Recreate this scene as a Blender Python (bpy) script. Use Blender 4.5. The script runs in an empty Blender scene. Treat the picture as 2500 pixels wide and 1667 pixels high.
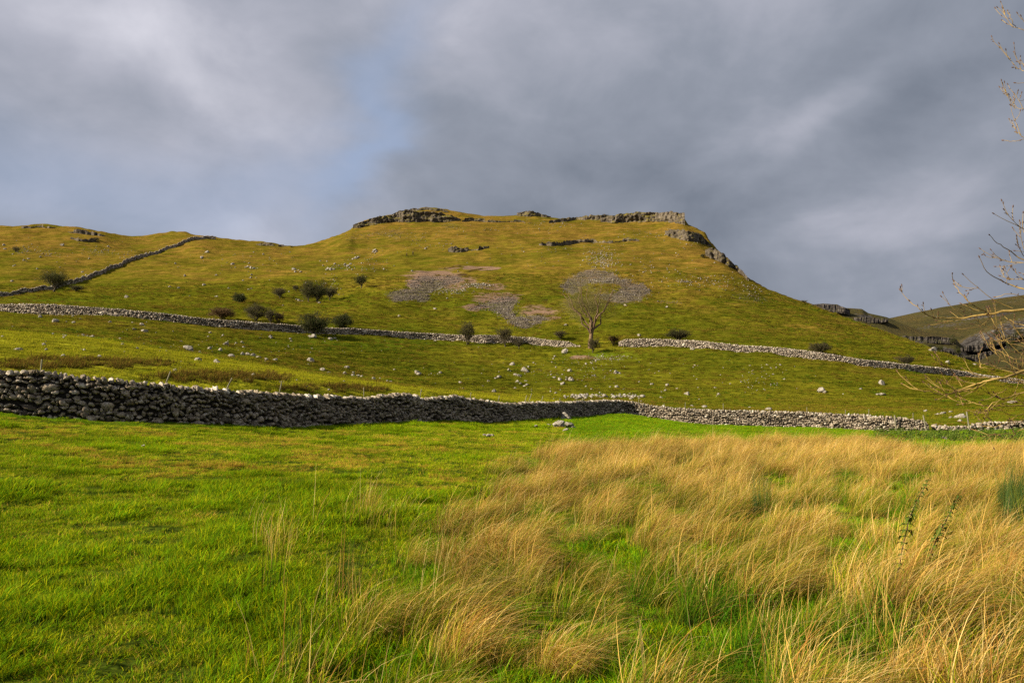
import bpy, math, random
import numpy as np
random.seed(7); rng = np.random.default_rng(11)
scn = bpy.context.scene
COL = scn.collection
# ------------------------------------------------------------------ camera
F, CX, CY, HOR, EYE = 1875.0, 1250.0, 833.5, 985.0, 1.6
PITCH = math.atan((HOR - CY) / F)
cp, sp = math.cos(PITCH), math.sin(PITCH)
cam = bpy.data.cameras.new('camera'); cam.lens = 27; cam.sensor_width = 36
cam.clip_start = 0.05; cam.clip_end = 12000
camo = bpy.data.objects.new('camera', cam); COL.objects.link(camo)
camo.location = (0, 0, EYE); camo.rotation_euler = (math.pi / 2 + PITCH, 0, 0)
scn.camera = camo
# ------------------------------------------------------------------ exposure, sun
scn.view_settings.view_transform = 'Standard'; scn.view_settings.look = 'None'
scn.view_settings.exposure = 0.92; scn.view_settings.gamma = 1
scn.cycles.use_denoising = False; scn.cycles.sample_clamp_indirect = 3; scn.cycles.max_bounces = 4; scn.cycles.diffuse_bounces = 2; scn.cycles.glossy_bounces = 1
scn.cycles.transmission_bounces = 2; scn.cycles.transparent_max_bounces = 4
scn.cycles.caustics_reflective = False; scn.cycles.caustics_refractive = False
SUN_AZ, SUN_EL = math.radians(-112), math.radians(27)   # measured from +Y, negative = left of the view, behind the camera
sun_dir = (math.sin(SUN_AZ) * math.cos(SUN_EL), math.cos(SUN_AZ) * math.cos(SUN_EL), math.sin(SUN_EL))
sl = bpy.data.lights.new('sun', 'SUN'); sl.energy = 5.0; sl.angle = math.radians(0.6); sl.color = (1.0, 0.87, 0.68)
so = bpy.data.objects.new('sun', sl); COL.objects.link(so)
from mathutils import Vector
so.rotation_euler = Vector(sun_dir).to_track_quat('Z', 'Y').to_euler()
so.location = (-50, -30, 60)

# ------------------------------------------------------------------ node helper
class N:
    def __init__(s, nt): s.nt = nt; s.L = nt.links
    def new(s, t, **k):
        n = s.nt.nodes.new(t)
        for a, b in k.items(): setattr(n, a, b)
        return n
    def put(s, sock, v):
        if isinstance(v, bpy.types.NodeSocket): s.L.new(v, sock)
        elif v is not None: sock.default_value = v
    def m(s, op, a, b=None, c=None, clamp=False):
        n = s.new('ShaderNodeMath', operation=op, use_clamp=clamp)
        for i, v in enumerate((a, b, c)):
            if v is not None: s.put(n.inputs[i], v)
        return n.outputs[0]
    def mix(s, f, a, b, mode='MIX'):
        n = s.new('ShaderNodeMix', data_type='RGBA', blend_type=mode)
        s.put(n.inputs[0], f); 
        for i, v in ((6, a), (7, b)):
            if isinstance(v, tuple) and len(v) == 3: v = v + (1,)
            s.put(n.inputs[i], v)
        return n.outputs[2]
    def noise(s, vec, scale, detail=4, rough=0.55, dist=0.0):
        n = s.new('ShaderNodeTexNoise'); s.put(n.inputs['Vector'], vec)
        n.inputs['Scale'].default_value = scale; n.inputs['Detail'].default_value = detail
        n.inputs['Roughness'].default_value = rough; n.inputs['Distortion'].default_value = dist
        return n.outputs['Fac']
    def ramp(s, f, stops, interp='LINEAR'):
        n = s.new('ShaderNodeValToRGB'); s.put(n.inputs[0], f); cr = n.color_ramp; cr.interpolation = interp
        while len(cr.elements) < len(stops): cr.elements.new(0.5)
        for e, (p, c) in zip(cr.elements, stops):
            e.position = p; e.color = (c, c, c, 1) if not isinstance(c, tuple) else (c + (1,) if len(c) == 3 else c)
        return n.outputs[0]
    def sm(s, f, lo, hi):
        n = s.new('ShaderNodeMapRange', interpolation_type='SMOOTHSTEP'); s.put(n.inputs[0], f)
        n.inputs[1].default_value = lo; n.inputs[2].default_value = hi
        return n.outputs[0]
    def vmul(s, v, t):
        n = s.new('ShaderNodeVectorMath', operation='MULTIPLY'); s.put(n.inputs[0], v); n.inputs[1].default_value = t
        return n.outputs[0]
    def attr(s, name):
        return s.new('ShaderNodeAttribute', attribute_name=name)

# ------------------------------------------------------------------ sky: overcast with a blue break
w = bpy.data.worlds.new('World'); scn.world = w; w.use_nodes = True
w.node_tree.nodes.clear(); n = N(w.node_tree)
sky = n.new('ShaderNodeTexSky', sky_type='NISHITA', sun_disc=False, sun_elevation=SUN_EL, sun_rotation=SUN_AZ, air_density=1.0, dust_density=0.6)
tc = n.new('ShaderNodeTexCoord').outputs['Generated']
sx = n.new('ShaderNodeSeparateXYZ'); n.L.new(tc, sx.inputs[0]); X, Y, Z = sx.outputs
az = n.m('MULTIPLY', n.m('ARCTAN2', X, Y), 57.29578); el = n.m('MULTIPLY', n.m('ARCSINE', Z), 57.29578)
zc = n.m('ADD', n.m('MAXIMUM', Z, 0.0), 0.22)
pv = n.new('ShaderNodeCombineXYZ'); n.L.new(n.m('DIVIDE', X, zc), pv.inputs[0]); n.L.new(n.m('DIVIDE', Y, zc), pv.inputs[1])
P = pv.outputs[0]
n1 = n.noise(P, 1.1, 5, 0.5, 0.3); n2 = n.noise(P, 2.7, 5, 0.5, 0.2); n3 = n.noise(n.vmul(P, (1, 0.55, 1)), 0.7, 3, 0.5, 0.3)
warp_a = n.m('MULTIPLY', n.m('SUBTRACT', n2, 0.5), 13); warp_e = n.m('MULTIPLY', n.m('SUBTRACT', n1, 0.5), 10)
aw = n.m('ADD', az, warp_a); ew = n.m('ADD', el, warp_e)
def blob(x, y, rx, ry, rot=0):            # soft patch in sky directions (azimuth / elevation in degrees)
    xc, yc = (x - CX) / F, (CY - y) / F
    d = Vector((xc, cp - yc * sp, sp + yc * cp)).normalized()
    a0, e0 = math.degrees(math.atan2(d.x, d.y)), math.degrees(math.asin(d.z))
    k = 0.0305; c, s_ = math.cos(math.radians(rot)), math.sin(math.radians(rot))
    da, de = n.m('SUBTRACT', aw, a0), n.m('SUBTRACT', ew, e0)
    u = n.m('DIVIDE', n.m('ADD', n.m('MULTIPLY', da, c), n.m('MULTIPLY', de, s_)), rx * k)
    v = n.m('DIVIDE', n.m('SUBTRACT', n.m('MULTIPLY', de, c), n.m('MULTIPLY', da, s_)), ry * k)
    r2 = n.m('ADD', n.m('MULTIPLY', u, u), n.m('MULTIPLY', v, v))
    return n.m('POWER', 2.71828, n.m('MULTIPLY', r2, -1.0))
base = n.m('ADD', n.m('MULTIPLY', n1, 0.45), n.m('ADD', n.m('MULTIPLY', n3, 0.35), n.m('MULTIPLY', n2, 0.2)))
n4 = n.noise(n.vmul(tc, (1, 1, 1.5)), 6.5, 6, 0.55, 0.25); n5 = n.noise(n.vmul(tc, (1, 1, 1.3)), 2.6, 5, 0.5, 0.2)
lum = n.m('ADD', n.m('ADD', 0.48, n.m('MULTIPLY', n.m('SUBTRACT', n4, 0.5), 0.50)), n.m('ADD', n.m('MULTIPLY', n.m('SUBTRACT', n5, 0.5), 0.60), n.m('MULTIPLY', n.m('SUBTRACT', base, 0.5), 0.45)))
for (x, y, rx, ry, rot, a) in [(130, 60, 420, 170, 10, .38), (60, 380, 330, 130, -5, .06), (640, 330, 230, 190, 30, .20), (1350, 120, 450, 160, 0, .06),
                               (1250, 430, 330, 180, 0, -.10), (2000, 330, 330, 45, 28, .17), (2150, 520, 230, 60, 12, .20), (2000, 700, 500, 130, 0, -.12),
                               (250, 230, 260, 70, -15, -.08), (2300, 150, 350, 200, 0, -.02), (1750, 500, 300, 140, 0, -.13), (720, 540, 350, 50, 0, .05)]:
    lum = n.m('ADD', lum, n.m('MULTIPLY', blob(x, y, rx, ry, rot), a))
cloud = n.ramp(lum, [(0.0, (.078, .090, .118)), (0.25, (.112, .128, .160)), (0.45, (.168, .184, .222)), (0.65, (.250, .258, .302)), (1.0, (.46, .455, .50))])
blue = n.m('ADD', n.m('MULTIPLY', blob(905, 290, 80, 280, -24), .52), n.m('MULTIPLY', blob(140, 470, 450, 100, 0), .35))
blue = n.m('ADD', blue, n.m('MULTIPLY', blob(700, 430, 220, 80, 20), .25), clamp=True)
skyc = n.mix(1.0, n.new('ShaderNodeRGB').outputs[0], (0, 0, 0, 1))
sk = n.new('ShaderNodeVectorMath', operation='SCALE'); n.L.new(sky.outputs[0], sk.inputs[0]); sk.inputs['Scale'].default_value = 0.05
openb = n.mix(0.8, sk.outputs[0], (.215, .285, .43))
colr = n.mix(blue, cloud, openb)
bg = n.new('ShaderNodeBackground'); n.L.new(colr, bg.inputs[0]); bg.inputs[1].default_value = 0.93
wo = n.new('ShaderNodeOutputWorld'); n.L.new(bg.outputs[0], wo.inputs[0])

# ------------------------------------------------------------------ numpy noise
def _hash(ix, iy, s):
    h = (ix.astype(np.int64) * 374761393 + iy.astype(np.int64) * 668265263 + s * 1274126177) & 0xffffffff
    h = ((h ^ (h >> 13)) * 1274126177) & 0xffffffff
    return ((h ^ (h >> 16)) & 0xffffff) / float(0xffffff)
def vn(x, y, s=0):
    x = np.asarray(x, float); y = np.asarray(y, float)
    ix, iy = np.floor(x), np.floor(y); fx, fy = x - ix, y - iy
    fx = fx * fx * (3 - 2 * fx); fy = fy * fy * (3 - 2 * fy)
    a, b = _hash(ix, iy, s), _hash(ix + 1, iy, s); c, d = _hash(ix, iy + 1, s), _hash(ix + 1, iy + 1, s)
    return (a + (b - a) * fx) * (1 - fy) + (c + (d - c) * fx) * fy
def fbm(x, y, s=0, o=4, g=0.5):
    r, a, t = 0, 1.0, 0
    for i in range(o):
        r = r + a * (vn(x * 2 ** i + 17.3 * i, y * 2 ** i - 9.1 * i, s + i) - 0.5); t += a; a *= g
    return 2 * r / t
def sstep(a, b, x):
    t = np.clip((x - a) / (b - a), 0, 1); return t * t * (3 - 2 * t)

# ------------------------------------------------------------------ screen <-> ray
def ray(x, y):
    xc, yc = (np.asarray(x, float) - CX) / F, (CY - np.asarray(y, float)) / F
    d = cp - yc * sp
    return xc / d, (sp + yc * cp) / d                 # X/Y and (Z-eye)/Y
def proj(X, Y, Z):
    Yc = np.maximum(Y, 0.3); dz = Z - EYE
    depth = Yc * cp + dz * sp; up = dz * cp - Yc * sp
    return CX + F * X / depth, CY - F * up / depth

# ------------------------------------------------------------------ the lie of the land, from surveyed lines (x, y, distance)
WALL1_BASE = [(-700, 985, 25.5), (-250, 995, 27), (0, 1005, 28), (120, 1018, 28.5), (300, 1027, 29.5), (480, 1033, 31), (600, 1038, 33), (700, 1042, 35.5), (800, 1038, 39), (900, 1033, 42),
              (1000, 1027, 45.5), (1100, 1025, 49), (1200, 1033, 53), (1300, 1024, 59.5), (1400, 1019, 68.5), (1440, 1016, 73.5), (1480, 1010, 77.5), (1520, 1009, 79.5), (1560, 1015, 80), (1600, 1022, 79.5), (1700, 1034, 77),
              (1800, 1037, 76), (1900, 1040, 75), (2000, 1040, 74), (2100, 1048, 71), (2180, 1050, 70), (2260, 1049, 70), (2375, 1050, 70), (2500, 1047, 71), (2800, 1044, 73), (3200, 1042, 75)]
def ln(rows): return [(r[0], r[1], r[2]) for r in rows]
FE = []
FE.append(('abs', [(-700, 0, 0.0), (3200, 0, 0.0)]))
FE.append(('abs', [(-700, 3, -0.03), (3200, 3, 0.0)]))
FE.append(('abs', [(-700, 12, .42), (0, 12, .32), (700, 12, .12), (1250, 12, 0), (3200, 12, -.08)]))
FE.append(('scr', WALL1_BASE))
FE.append(('scr', [(-700, 845, 34), (0, 878, 37), (300, 903, 38.5), (600, 924, 42), (800, 941, 48), (1000, 954, 54), (1200, 974, 62), (1300, 982, 68), (1480, 985, 89), (1600, 1000, 88), (1700, 1006, 86),
                   (2000, 1010, 84), (2300, 1022, 80), (2500, 1025, 80), (3200, 1025, 84)]))
FE.append(('scr', [(-700, 740, 58), (-250, 775, 60), (0, 804, 62), (130, 815, 64), (250, 826, 66), (400, 850, 69), (600, 883, 76), (800, 917, 84), (1000, 942, 93), (1200, 962, 103), (1300, 972, 108), (1480, 974, 114),
                   (1600, 982, 114), (1700, 988, 114), (2000, 992, 112), (2500, 1002, 110), (3200, 1005, 112)]))
FE.append(('scr', [(-700, 745, 78), (0, 815, 84), (250, 836, 86), (400, 858, 89), (600, 889, 95), (800, 921, 103), (1000, 945, 112), (1200, 963, 121), (1300, 966, 126), (1480, 958, 132), (1700, 962, 132),
                   (2000, 966, 130), (2500, 982, 128), (3200, 985, 132)]))
W2B = [(-700, 775, 148), (0, 760, 150), (100, 762, 150), (200, 767, 151), (300, 773, 152), (400, 783, 154), (500, 794, 157), (600, 803, 160), (700, 809, 165), (800, 813, 170), (950, 822, 178), (1050, 828, 182),
       (1130, 832, 183), (1200, 837, 182), (1300, 841, 180), (1350, 845, 178), (1425, 851, 176), (1520, 846, 174), (1600, 846, 173), (1700, 848, 171), (1800, 857, 168), (1900, 864, 166), (2000, 877, 165),
       (2100, 893, 166), (2200, 904, 170), (2300, 912, 176), (2375, 924, 180), (2500, 941, 183), (2700, 965, 186), (3200, 990, 190)]
FE.append(('scr', W2B))
FE.append(('scr', [(-700, 715, 265), (0, 722, 268), (300, 702, 280), (600, 702, 282), (900, 694, 285), (1200, 694, 285), (1500, 686, 280), (1800, 722, 262), (2000, 786, 240), (2200, 847, 222),
                   (2300, 878, 214), (2400, 905, 208), (2500, 930, 205), (2700, 955, 205), (3200, 985, 205)]))
FE.append(('scr', [(-700, 625, 375), (0, 628, 378), (300, 630, 378), (600, 634, 375), (720, 640, 372), (900, 622, 380), (1200, 605, 385), (1500, 598, 385), (1650, 608, 372), (1800, 672, 318), (1900, 728, 288), (2000, 765, 275), (2200, 834, 246),
                   (2300, 869, 232), (2400, 900, 222), (2500, 926, 216), (2700, 950, 215), (3200, 980, 215)]))
FE.append(('scr', [(-700, 572, 470), (0, 562, 470), (200, 568, 465), (347, 588, 460), (450, 576, 455), (600, 592, 440), (720, 604, 428), (790, 590, 440), (862, 561, 452), (900, 550, 458), (960, 543, 462), (1050, 543, 464),
                   (1120, 541, 466), (1300, 541, 466), (1480, 543, 462), (1600, 540, 448), (1672, 549, 425), (1727, 600, 392), (1770, 638, 372), (1800, 660, 345), (1830, 690, 330), (1900, 721, 305), (2000, 758, 288), (2200, 831, 256),
                   (2300, 867, 240), (2400, 899, 230), (2500, 925.5, 223), (2700, 948, 221), (3200, 978, 221)]))
SKYL = [(-700, 560, 500), (-300, 555, 500), (0, 552, 495), (30, 555, 495), (75, 551, 495), (110, 550, 495), (140, 555, 492), (200, 560, 490), (250, 569, 485), (280, 576, 482), (347, 582, 480), (380, 574, 478), (415, 570, 475), (450, 569, 472),
        (475, 577, 470), (530, 580, 462), (600, 587, 455), (700, 600, 448), (720, 602, 446), (750, 600, 448), (790, 587, 456), (830, 574, 464), (858, 562, 470), (868, 548, 471), (900, 537, 476), (935, 528, 478), (960, 524, 480), (975, 518, 482), (1010, 513, 484),
        (1040, 510, 486), (1075, 512, 488), (1140, 523, 490), (1180, 529, 490), (1220, 527, 490), (1260, 525, 490), (1290, 520, 488), (1320, 526, 488), (1350, 530, 486), (1400, 532, 484), (1450, 528, 482), (1500, 528, 478), (1560, 523, 470), (1660, 523, 455),
        (1668, 525, 452), (1676, 549, 448), (1690, 553, 442), (1720, 571, 425), (1730, 585, 412), (1750, 609, 396), (1770, 623, 384), (1800, 651, 362), (1830, 686, 345), (1860, 699, 330), (1900, 717, 320),
        (1950, 736, 308), (2000, 756, 299), (2050, 775, 290), (2100, 795, 282), (2150, 812, 273), (2200, 829, 266), (2250, 847, 258), (2300, 865, 249), (2350, 881, 243), (2400, 897, 238), (2500, 925, 232), (2700, 947, 230), (3200, 977, 230)]
FE.append(('scr', SKYL))
NT, NR = 1300, 1100
tg = np.linspace(-1.25, 1.25, NT)
Yf, Zf = [], []
for kind, rows in FE:
    a = np.array(rows, float)
    if kind == 'abs': t = (a[:, 0] - CX) / F; yy, zz = a[:, 1], a[:, 2]
    else: t, s_ = ray(a[:, 0], a[:, 1]); yy = a[:, 2]; zz = EYE + yy * s_
    Yf.append(np.interp(tg, t, yy)); Zf.append(np.interp(tg, t, zz))
Yf.append(Yf[-1] * 1.12 + 6); Zf.append(Zf[-1] - 3 - 0.02 * Yf[-2])
Yf.append(Yf[-1] * 1.6); Zf.append(Zf[-1] * 0.35 - 10)
Yf.append(Yf[-1] * 0 + 4500); Zf.append(Zf[-1] * 0 - 20)
Yf, Zf = np.array(Yf), np.array(Zf)
def gsm(a, sig):
    k = np.exp(-0.5 * (np.arange(-4 * sig, 4 * sig + 1) / sig) ** 2); k /= k.sum()
    return np.convolve(np.pad(a, 4 * sig, mode='edge'), k, 'valid')
for i in range(2, len(Yf)):
    sg = {3: 4, 4: 10, 5: 8, 6: 10, 7: 6, 8: 22, 9: 16, 10: 5, 11: 1}.get(i, 14)
    Yf[i] = gsm(Yf[i], max(sg, 4)); Zf[i] = gsm(Zf[i], sg)
for i in range(1, len(Yf)): Yf[i] = np.maximum(Yf[i], Yf[i - 1] + 1.5)
VMIN, VMAX = math.log(6.0), math.log(4506.0)
vg = np.linspace(VMIN, VMAX, NR); Yg = np.exp(vg) - 6
TAB = np.zeros((NR, NT))
for c in range(NT):                                    # monotone cubic through the lines, column by column
    x, y = Yf[:, c], Zf[:, c]; h = np.diff(x); d = np.diff(y) / h; mm = np.zeros(len(x))
    same = d[1:] * d[:-1] > 0; w1, w2 = 2 * h[1:] + h[:-1], h[1:] + 2 * h[:-1]
    with np.errstate(divide='ignore', invalid='ignore'):
        mm[1:-1] = np.where(same, (w1 + w2) / (w1 / d[:-1] + w2 / d[1:]), 0)
    mm[0] = d[0]; mm[-1] = d[-1]
    i = np.clip(np.searchsorted(x, Yg, 'right') - 1, 0, len(x) - 2); u = np.clip((Yg - x[i]) / h[i], 0, 1); hh = h[i]
    TAB[:, c] = (2 * u**3 - 3 * u**2 + 1) * y[i] + (u**3 - 2 * u**2 + u) * hh * mm[i] + (-2 * u**3 + 3 * u**2) * y[i + 1] + (u**3 - u**2) * hh * mm[i + 1]
def H0(X, Y):
    Yc = np.clip(Y, 0.0, 4490); t = np.clip(X / np.maximum(Yc, 2.5), -1.249, 1.249)
    a = (t + 1.25) / 2.5 * (NT - 1); b = (np.log(Yc + 6) - VMIN) / (VMAX - VMIN) * (NR - 1)
    ia, ib = a.astype(int), b.astype(int); ia = np.minimum(ia, NT - 2); ib = np.minimum(ib, NR - 2); fa, fb = a - ia, b - ib
    return (TAB[ib, ia] * (1 - fa) + TAB[ib, ia + 1] * fa) * (1 - fb) + (TAB[ib + 1, ia] * (1 - fa) + TAB[ib + 1, ia + 1] * fa) * fb
TSK, _q = ray([p[0] for p in SKYL], [p[1] for p in SKYL]); YSK = [p[2] for p in SKYL]
def H(X, Y):
    X = np.asarray(X, float); Y = np.asarray(Y, float)
    z = H0(X, Y)
    far = sstep(26, 60, Y)
    z = z + (1 - far) * sstep(1.5, 6, Y) * (0.045 * fbm(X / 0.8, Y / 0.8, 3, 3) + 0.05 * fbm(X / 2.6, Y / 2.2, 5, 2))
    z = z + far * (0.10 * fbm(X / 1.7, Y / 1.7, 9, 3) + np.clip(Y * 0.0016, 0, .6) * fbm(X / 9, Y / 7, 21, 3) + np.clip((Y - 60) * 0.0055, 0, 1.5) * fbm(X / 42, Y / 34, 31, 3))
    ys_ = np.interp(X / np.maximum(Y, 1), TSK, YSK); z = z + 2.6 * sstep(0, 70, ys_ - Y) * sstep(185, 240, Y) * (fbm(X / 36, Y / 55, 161, 3) + .35 * fbm(X / 13, Y / 30, 165, 2))
    far2 = sstep(120, 220, Y) * sstep(600, 480, Y)
    g_ = z * 1.0
    z = z + far2 * (.55 * (np.abs(fbm(X / 16 + 5, g_ / 7, 141, 3)) - .3) + .35 * fbm(X / 3.5, Y / 2.2, 145, 3)) + sstep(60, 110, Y) * .2 * np.sin(g_ * 3.6 + 5 * fbm(X / 20, Y / 14, 151, 3))
    return z
# ray table for visible ground
YQ = np.exp(np.linspace(math.log(2.2), math.log(620), 3400)); TQ = np.linspace(-1.0, 1.0, 1500)
CM = np.empty((len(TQ), len(YQ)))
for i, t in enumerate(TQ): CM[i] = np.maximum.accumulate((H(t * YQ, YQ) - EYE) / YQ)
def hit(x, y):
    """ground point seen at photo pixel (x, y)"""
    x = np.atleast_1d(np.asarray(x, float)); y = np.atleast_1d(np.asarray(y, float))
    t, s_ = ray(x, y); ci = np.clip(((t + 1) / 2 * (len(TQ) - 1)).round().astype(int), 0, len(TQ) - 1)
    Y = np.empty(len(x))
    for k in range(len(x)):
        j = np.searchsorted(CM[ci[k]], s_[k]); Y[k] = YQ[j] if j < len(YQ) else np.nan
    Yn = np.nan_to_num(Y, nan=500.0)
    return t * Yn, Y, H(t * Yn, Yn)
def inpoly(px, py, poly):
    r = np.zeros(np.shape(px), bool); n_ = len(poly)
    for i in range(n_):
        x1, y1 = poly[i]; x2, y2 = poly[(i + 1) % n_]
        c = ((y1 > py) != (y2 > py)) & (px < (x2 - x1) * (py - y1) / (y2 - y1 + 1e-9) + x1); r ^= c
    return r

# ------------------------------------------------------------------ mesh helpers
def mesh(name, V, faces, mat, parent=None, attrs=None, smooth=False, col=None, link=True, origin=None):
    """faces: list of int arrays (m,3) or (m,4)"""
    V = np.asarray(V, np.float32)
    if origin is not None: V = V - np.asarray(origin, np.float32)
    me = bpy.data.meshes.new(name); faces = [np.asarray(f, np.int32) for f in faces if len(f)]
    me.vertices.add(len(V)); me.vertices.foreach_set('co', V.ravel())
    lp = np.concatenate([f.ravel() for f in faces]); tot = np.concatenate([np.full(len(f), f.shape[1], np.int32) for f in faces])
    st = np.concatenate([[0], np.cumsum(tot)[:-1]]).astype(np.int32)
    me.loops.add(len(lp)); me.loops.foreach_set('vertex_index', lp)
    me.polygons.add(len(tot)); me.polygons.foreach_set('loop_start', st); me.polygons.foreach_set('loop_total', tot)
    if smooth: me.polygons.foreach_set('use_smooth', np.ones(len(tot), bool))
    for k, a in (attrs or {}).items():
        at = me.attributes.new(k, 'FLOAT', 'POINT'); at.data.foreach_set('value', np.asarray(a, np.float32))
    if col is not None:
        at = me.attributes.new('Col', 'FLOAT_COLOR', 'POINT'); c4 = np.ones((len(V), 4), np.float32); c4[:, :3] = col
        at.data.foreach_set('color', c4.ravel())
    me.update(calc_edges=True); me.validate()
    if mat: me.materials.append(mat)
    o = bpy.data.objects.new(name, me)
    if link: COL.objects.link(o)
    if parent is not None: o.parent = parent
    elif origin is not None: o.location = origin
    return o
def tag(o, label=None, cat=None, group=None, kind=None):
    if label: o['label'] = label
    if cat: o['category'] = cat
    if group: o['group'] = group
    if kind: o['kind'] = kind
    return o
def empty(name, loc, label, cat, group=None):
    o = bpy.data.objects.new(name, None); COL.objects.link(o); o.location = loc; o.empty_display_size = 0.3
    return tag(o, label, cat, group)
def grid_faces(r, c, off=0):
    i = np.arange(r - 1)[:, None] * c + np.arange(c - 1)[None, :]; i = i.ravel() + off
    return np.stack([i, i + 1, i + c + 1, i + c], 1)

# ------------------------------------------------------------------ materials
def new_mat(name):
    m = bpy.data.materials.new(name); m.use_nodes = True; m.node_tree.nodes.clear(); return m, N(m.node_tree)
def finish(n, color, rough=0.9, bump=None, spec=0.2, trans=0.0):
    b = n.new('ShaderNodeBsdfPrincipled'); n.put(b.inputs['Base Color'], color); n.put(b.inputs['Roughness'], rough)
    b.inputs['Specular IOR Level'].default_value = spec
    if bump is not None: n.L.new(bump, b.inputs['Normal'])
    out = n.new('ShaderNodeOutputMaterial'); sh = b.outputs[0]
    if trans:
        t = n.new('ShaderNodeBsdfTranslucent'); n.put(t.inputs[0], color); mx = n.new('ShaderNodeMixShader')
        mx.inputs[0].default_value = trans; n.L.new(sh, mx.inputs[1]); n.L.new(t.outputs[0], mx.inputs[2]); sh = mx.outputs[0]
    n.L.new(sh, out.inputs[0])
def bump(n, h, dist, strength=1.0):
    b = n.new('ShaderNodeBump'); b.inputs['Strength'].default_value = strength; b.inputs['Distance'].default_value = dist; n.L.new(h, b.inputs['Height'])
    return b.outputs[0]

def terrain_mat():
    m, n = new_mat('hill_grass'); P = n.new('ShaderNodeNewGeometry').outputs['Position']
    och, scr, brn, lush, near = [n.attr(k).outputs['Fac'] for k in ('ochre', 'scree', 'soil', 'lush', 'near')]
    big = n.noise(P, 0.03, 5, 0.6); mid = n.noise(n.vmul(P, (0.55, 1, 2.2)), 0.16, 6, 0.62, 0.4)
    fine = n.noise(n.vmul(P, (0.35, 0.7, 1.6)), .9, 6, 0.72); spk = n.noise(n.vmul(P, (.6, .6, 1)), 1.7, 4, 0.75)
    ter = n.noise(n.vmul(P, (0.07, 0.25, 1.9)), 1.1, 4, 0.6, 0.8)
    g = n.mix(n.sm(big, .38, .64), (.090, .098, .0060), (.148, .140, .009))
    o = n.mix(n.sm(mid, .36, .64), (.145, .103, .013), (.218, .134, .025))
    f = n.m('ADD', och, n.m('ADD', n.m('MULTIPLY', n.m('SUBTRACT', mid, .5), 1.7), n.m('MULTIPLY', n.m('SUBTRACT', big, .5), 1.6)), clamp=True)
    c = n.mix(f, g, o)
    c = n.mix(lush, c, n.mix(n.sm(mid, .4, .6), (.065, .135, .006), (.110, .175, .008)))
    c = n.mix(n.m('MULTIPLY', n.attr('spur').outputs['Fac'], n.sm(mid, .30, .55)), c, n.mix(n.sm(fine, .4, .6), (.17, .19, .010), (.26, .25, .014)))
    v = n.m('ADD', n.m('MULTIPLY', n.m('SUBTRACT', ter, .5), 1.7), n.m('ADD', n.m('MULTIPLY', n.m('SUBTRACT', fine, .5), 1.6), n.m('MULTIPLY', n.m('SUBTRACT', spk, .5), .9)))
    v = n.m('MAXIMUM', n.m('MINIMUM', n.m("ADD", 0.89, n.m("MULTIPLY", v, 1.1)), 1.7), 0.26)
    vv = n.new('ShaderNodeCombineColor'); [n.L.new(v, vv.inputs[i]) for i in range(3)]
    c = n.mix(1.0, c, vv.outputs[0], 'MULTIPLY')
    soil = n.mix(fine, (.13, .075, .045), (.30, .205, .14)); c = n.mix(n.sm(n.m('ADD', brn, n.m('MULTIPLY', n.m('SUBTRACT', mid, .5), 1.2)), .35, .6), c, soil)
    vor = n.new('ShaderNodeTexVoronoi'); n.L.new(P, vor.inputs['Vector']); vor.inputs['Scale'].default_value = 2.4
    st = n.mix(n.m('MULTIPLY', vor.outputs['Color'], 1.0), (.065, .050, .040), (.22, .18, .15))
    c = n.mix(n.m('MULTIPLY', n.sm(n.m('ADD', scr, n.m('MULTIPLY', n.m('SUBTRACT', fine, .5), 2.4)), .35, .95), .85), c, st)
    c = n.mix(n.attr('scar').outputs['Fac'], c, (.030, .018, .009))
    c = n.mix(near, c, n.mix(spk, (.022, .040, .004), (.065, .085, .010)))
    hgt = n.m('ADD', n.m('MULTIPLY', fine, .5), n.m('ADD', n.m('MULTIPLY', spk, .25), n.m('MULTIPLY', ter, .9)))
    finish(n, c, 1.0, bump(n, hgt, 0.7, 1.0), 0.0); return m
MT = terrain_mat()

def stone_mat(name, dark, midc, pale, lich=0.3):
    m, n = new_mat(name); P = n.new('ShaderNodeNewGeometry').outputs['Position']; a = n.attr('tone').outputs['Fac']
    c = n.ramp(a, [(0, dark), (.5, midc), (.82, midc), (1, pale)])
    s1 = n.noise(P, 6, 4, .65); s2 = n.noise(P, 1.4, 3, .6)
    s3 = n.noise(P, 14, 4, .7); c = n.mix(n.m('MULTIPLY', n.sm(s3, .50, .40), .6), c, dark); c = n.mix(n.m('MULTIPLY', n.sm(s1, .55, .62), lich), c, pale); c = n.mix(n.m('MULTIPLY', n.sm(s1, .48, .34), .5), c, dark)
    c = n.mix(n.m('MULTIPLY', n.sm(s2, .56, .7), .35), c, (.10, .10, .035))
    finish(n, c, 0.92, bump(n, n.m('ADD', s1, n.m('MULTIPLY', s3, .6)), 0.06, 1.0), 0.05); return m
M_WD = stone_mat('dark_mossy_limestone', (.035, .030, .026), (.135, .118, .098), (.62, .60, .55), .22)
M_WL = stone_mat('pale_limestone', (.045, .036, .027), (.36, .295, .215), (.74, .68, .57), .45)
M_WF = stone_mat('weathered_limestone', (.09, .07, .052), (.38, .315, .245), (.72, .65, .53), .42)
M_BO = stone_mat('boulder_limestone', (.07, .060, .048), (.33, .295, .24), (.60, .57, .50), .45)
def core_mat():  # near-black core, shade in the gaps between stones painted as its colour
    m, n = new_mat('wall_core_gap_shade'); P = n.new('ShaderNodeNewGeometry').outputs['Position']
    finish(n, n.mix(n.noise(P, 5), (.012, .010, .008), (.04, .034, .028)), 1.0, None, 0.05); return m
M_CORE = core_mat()
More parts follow.
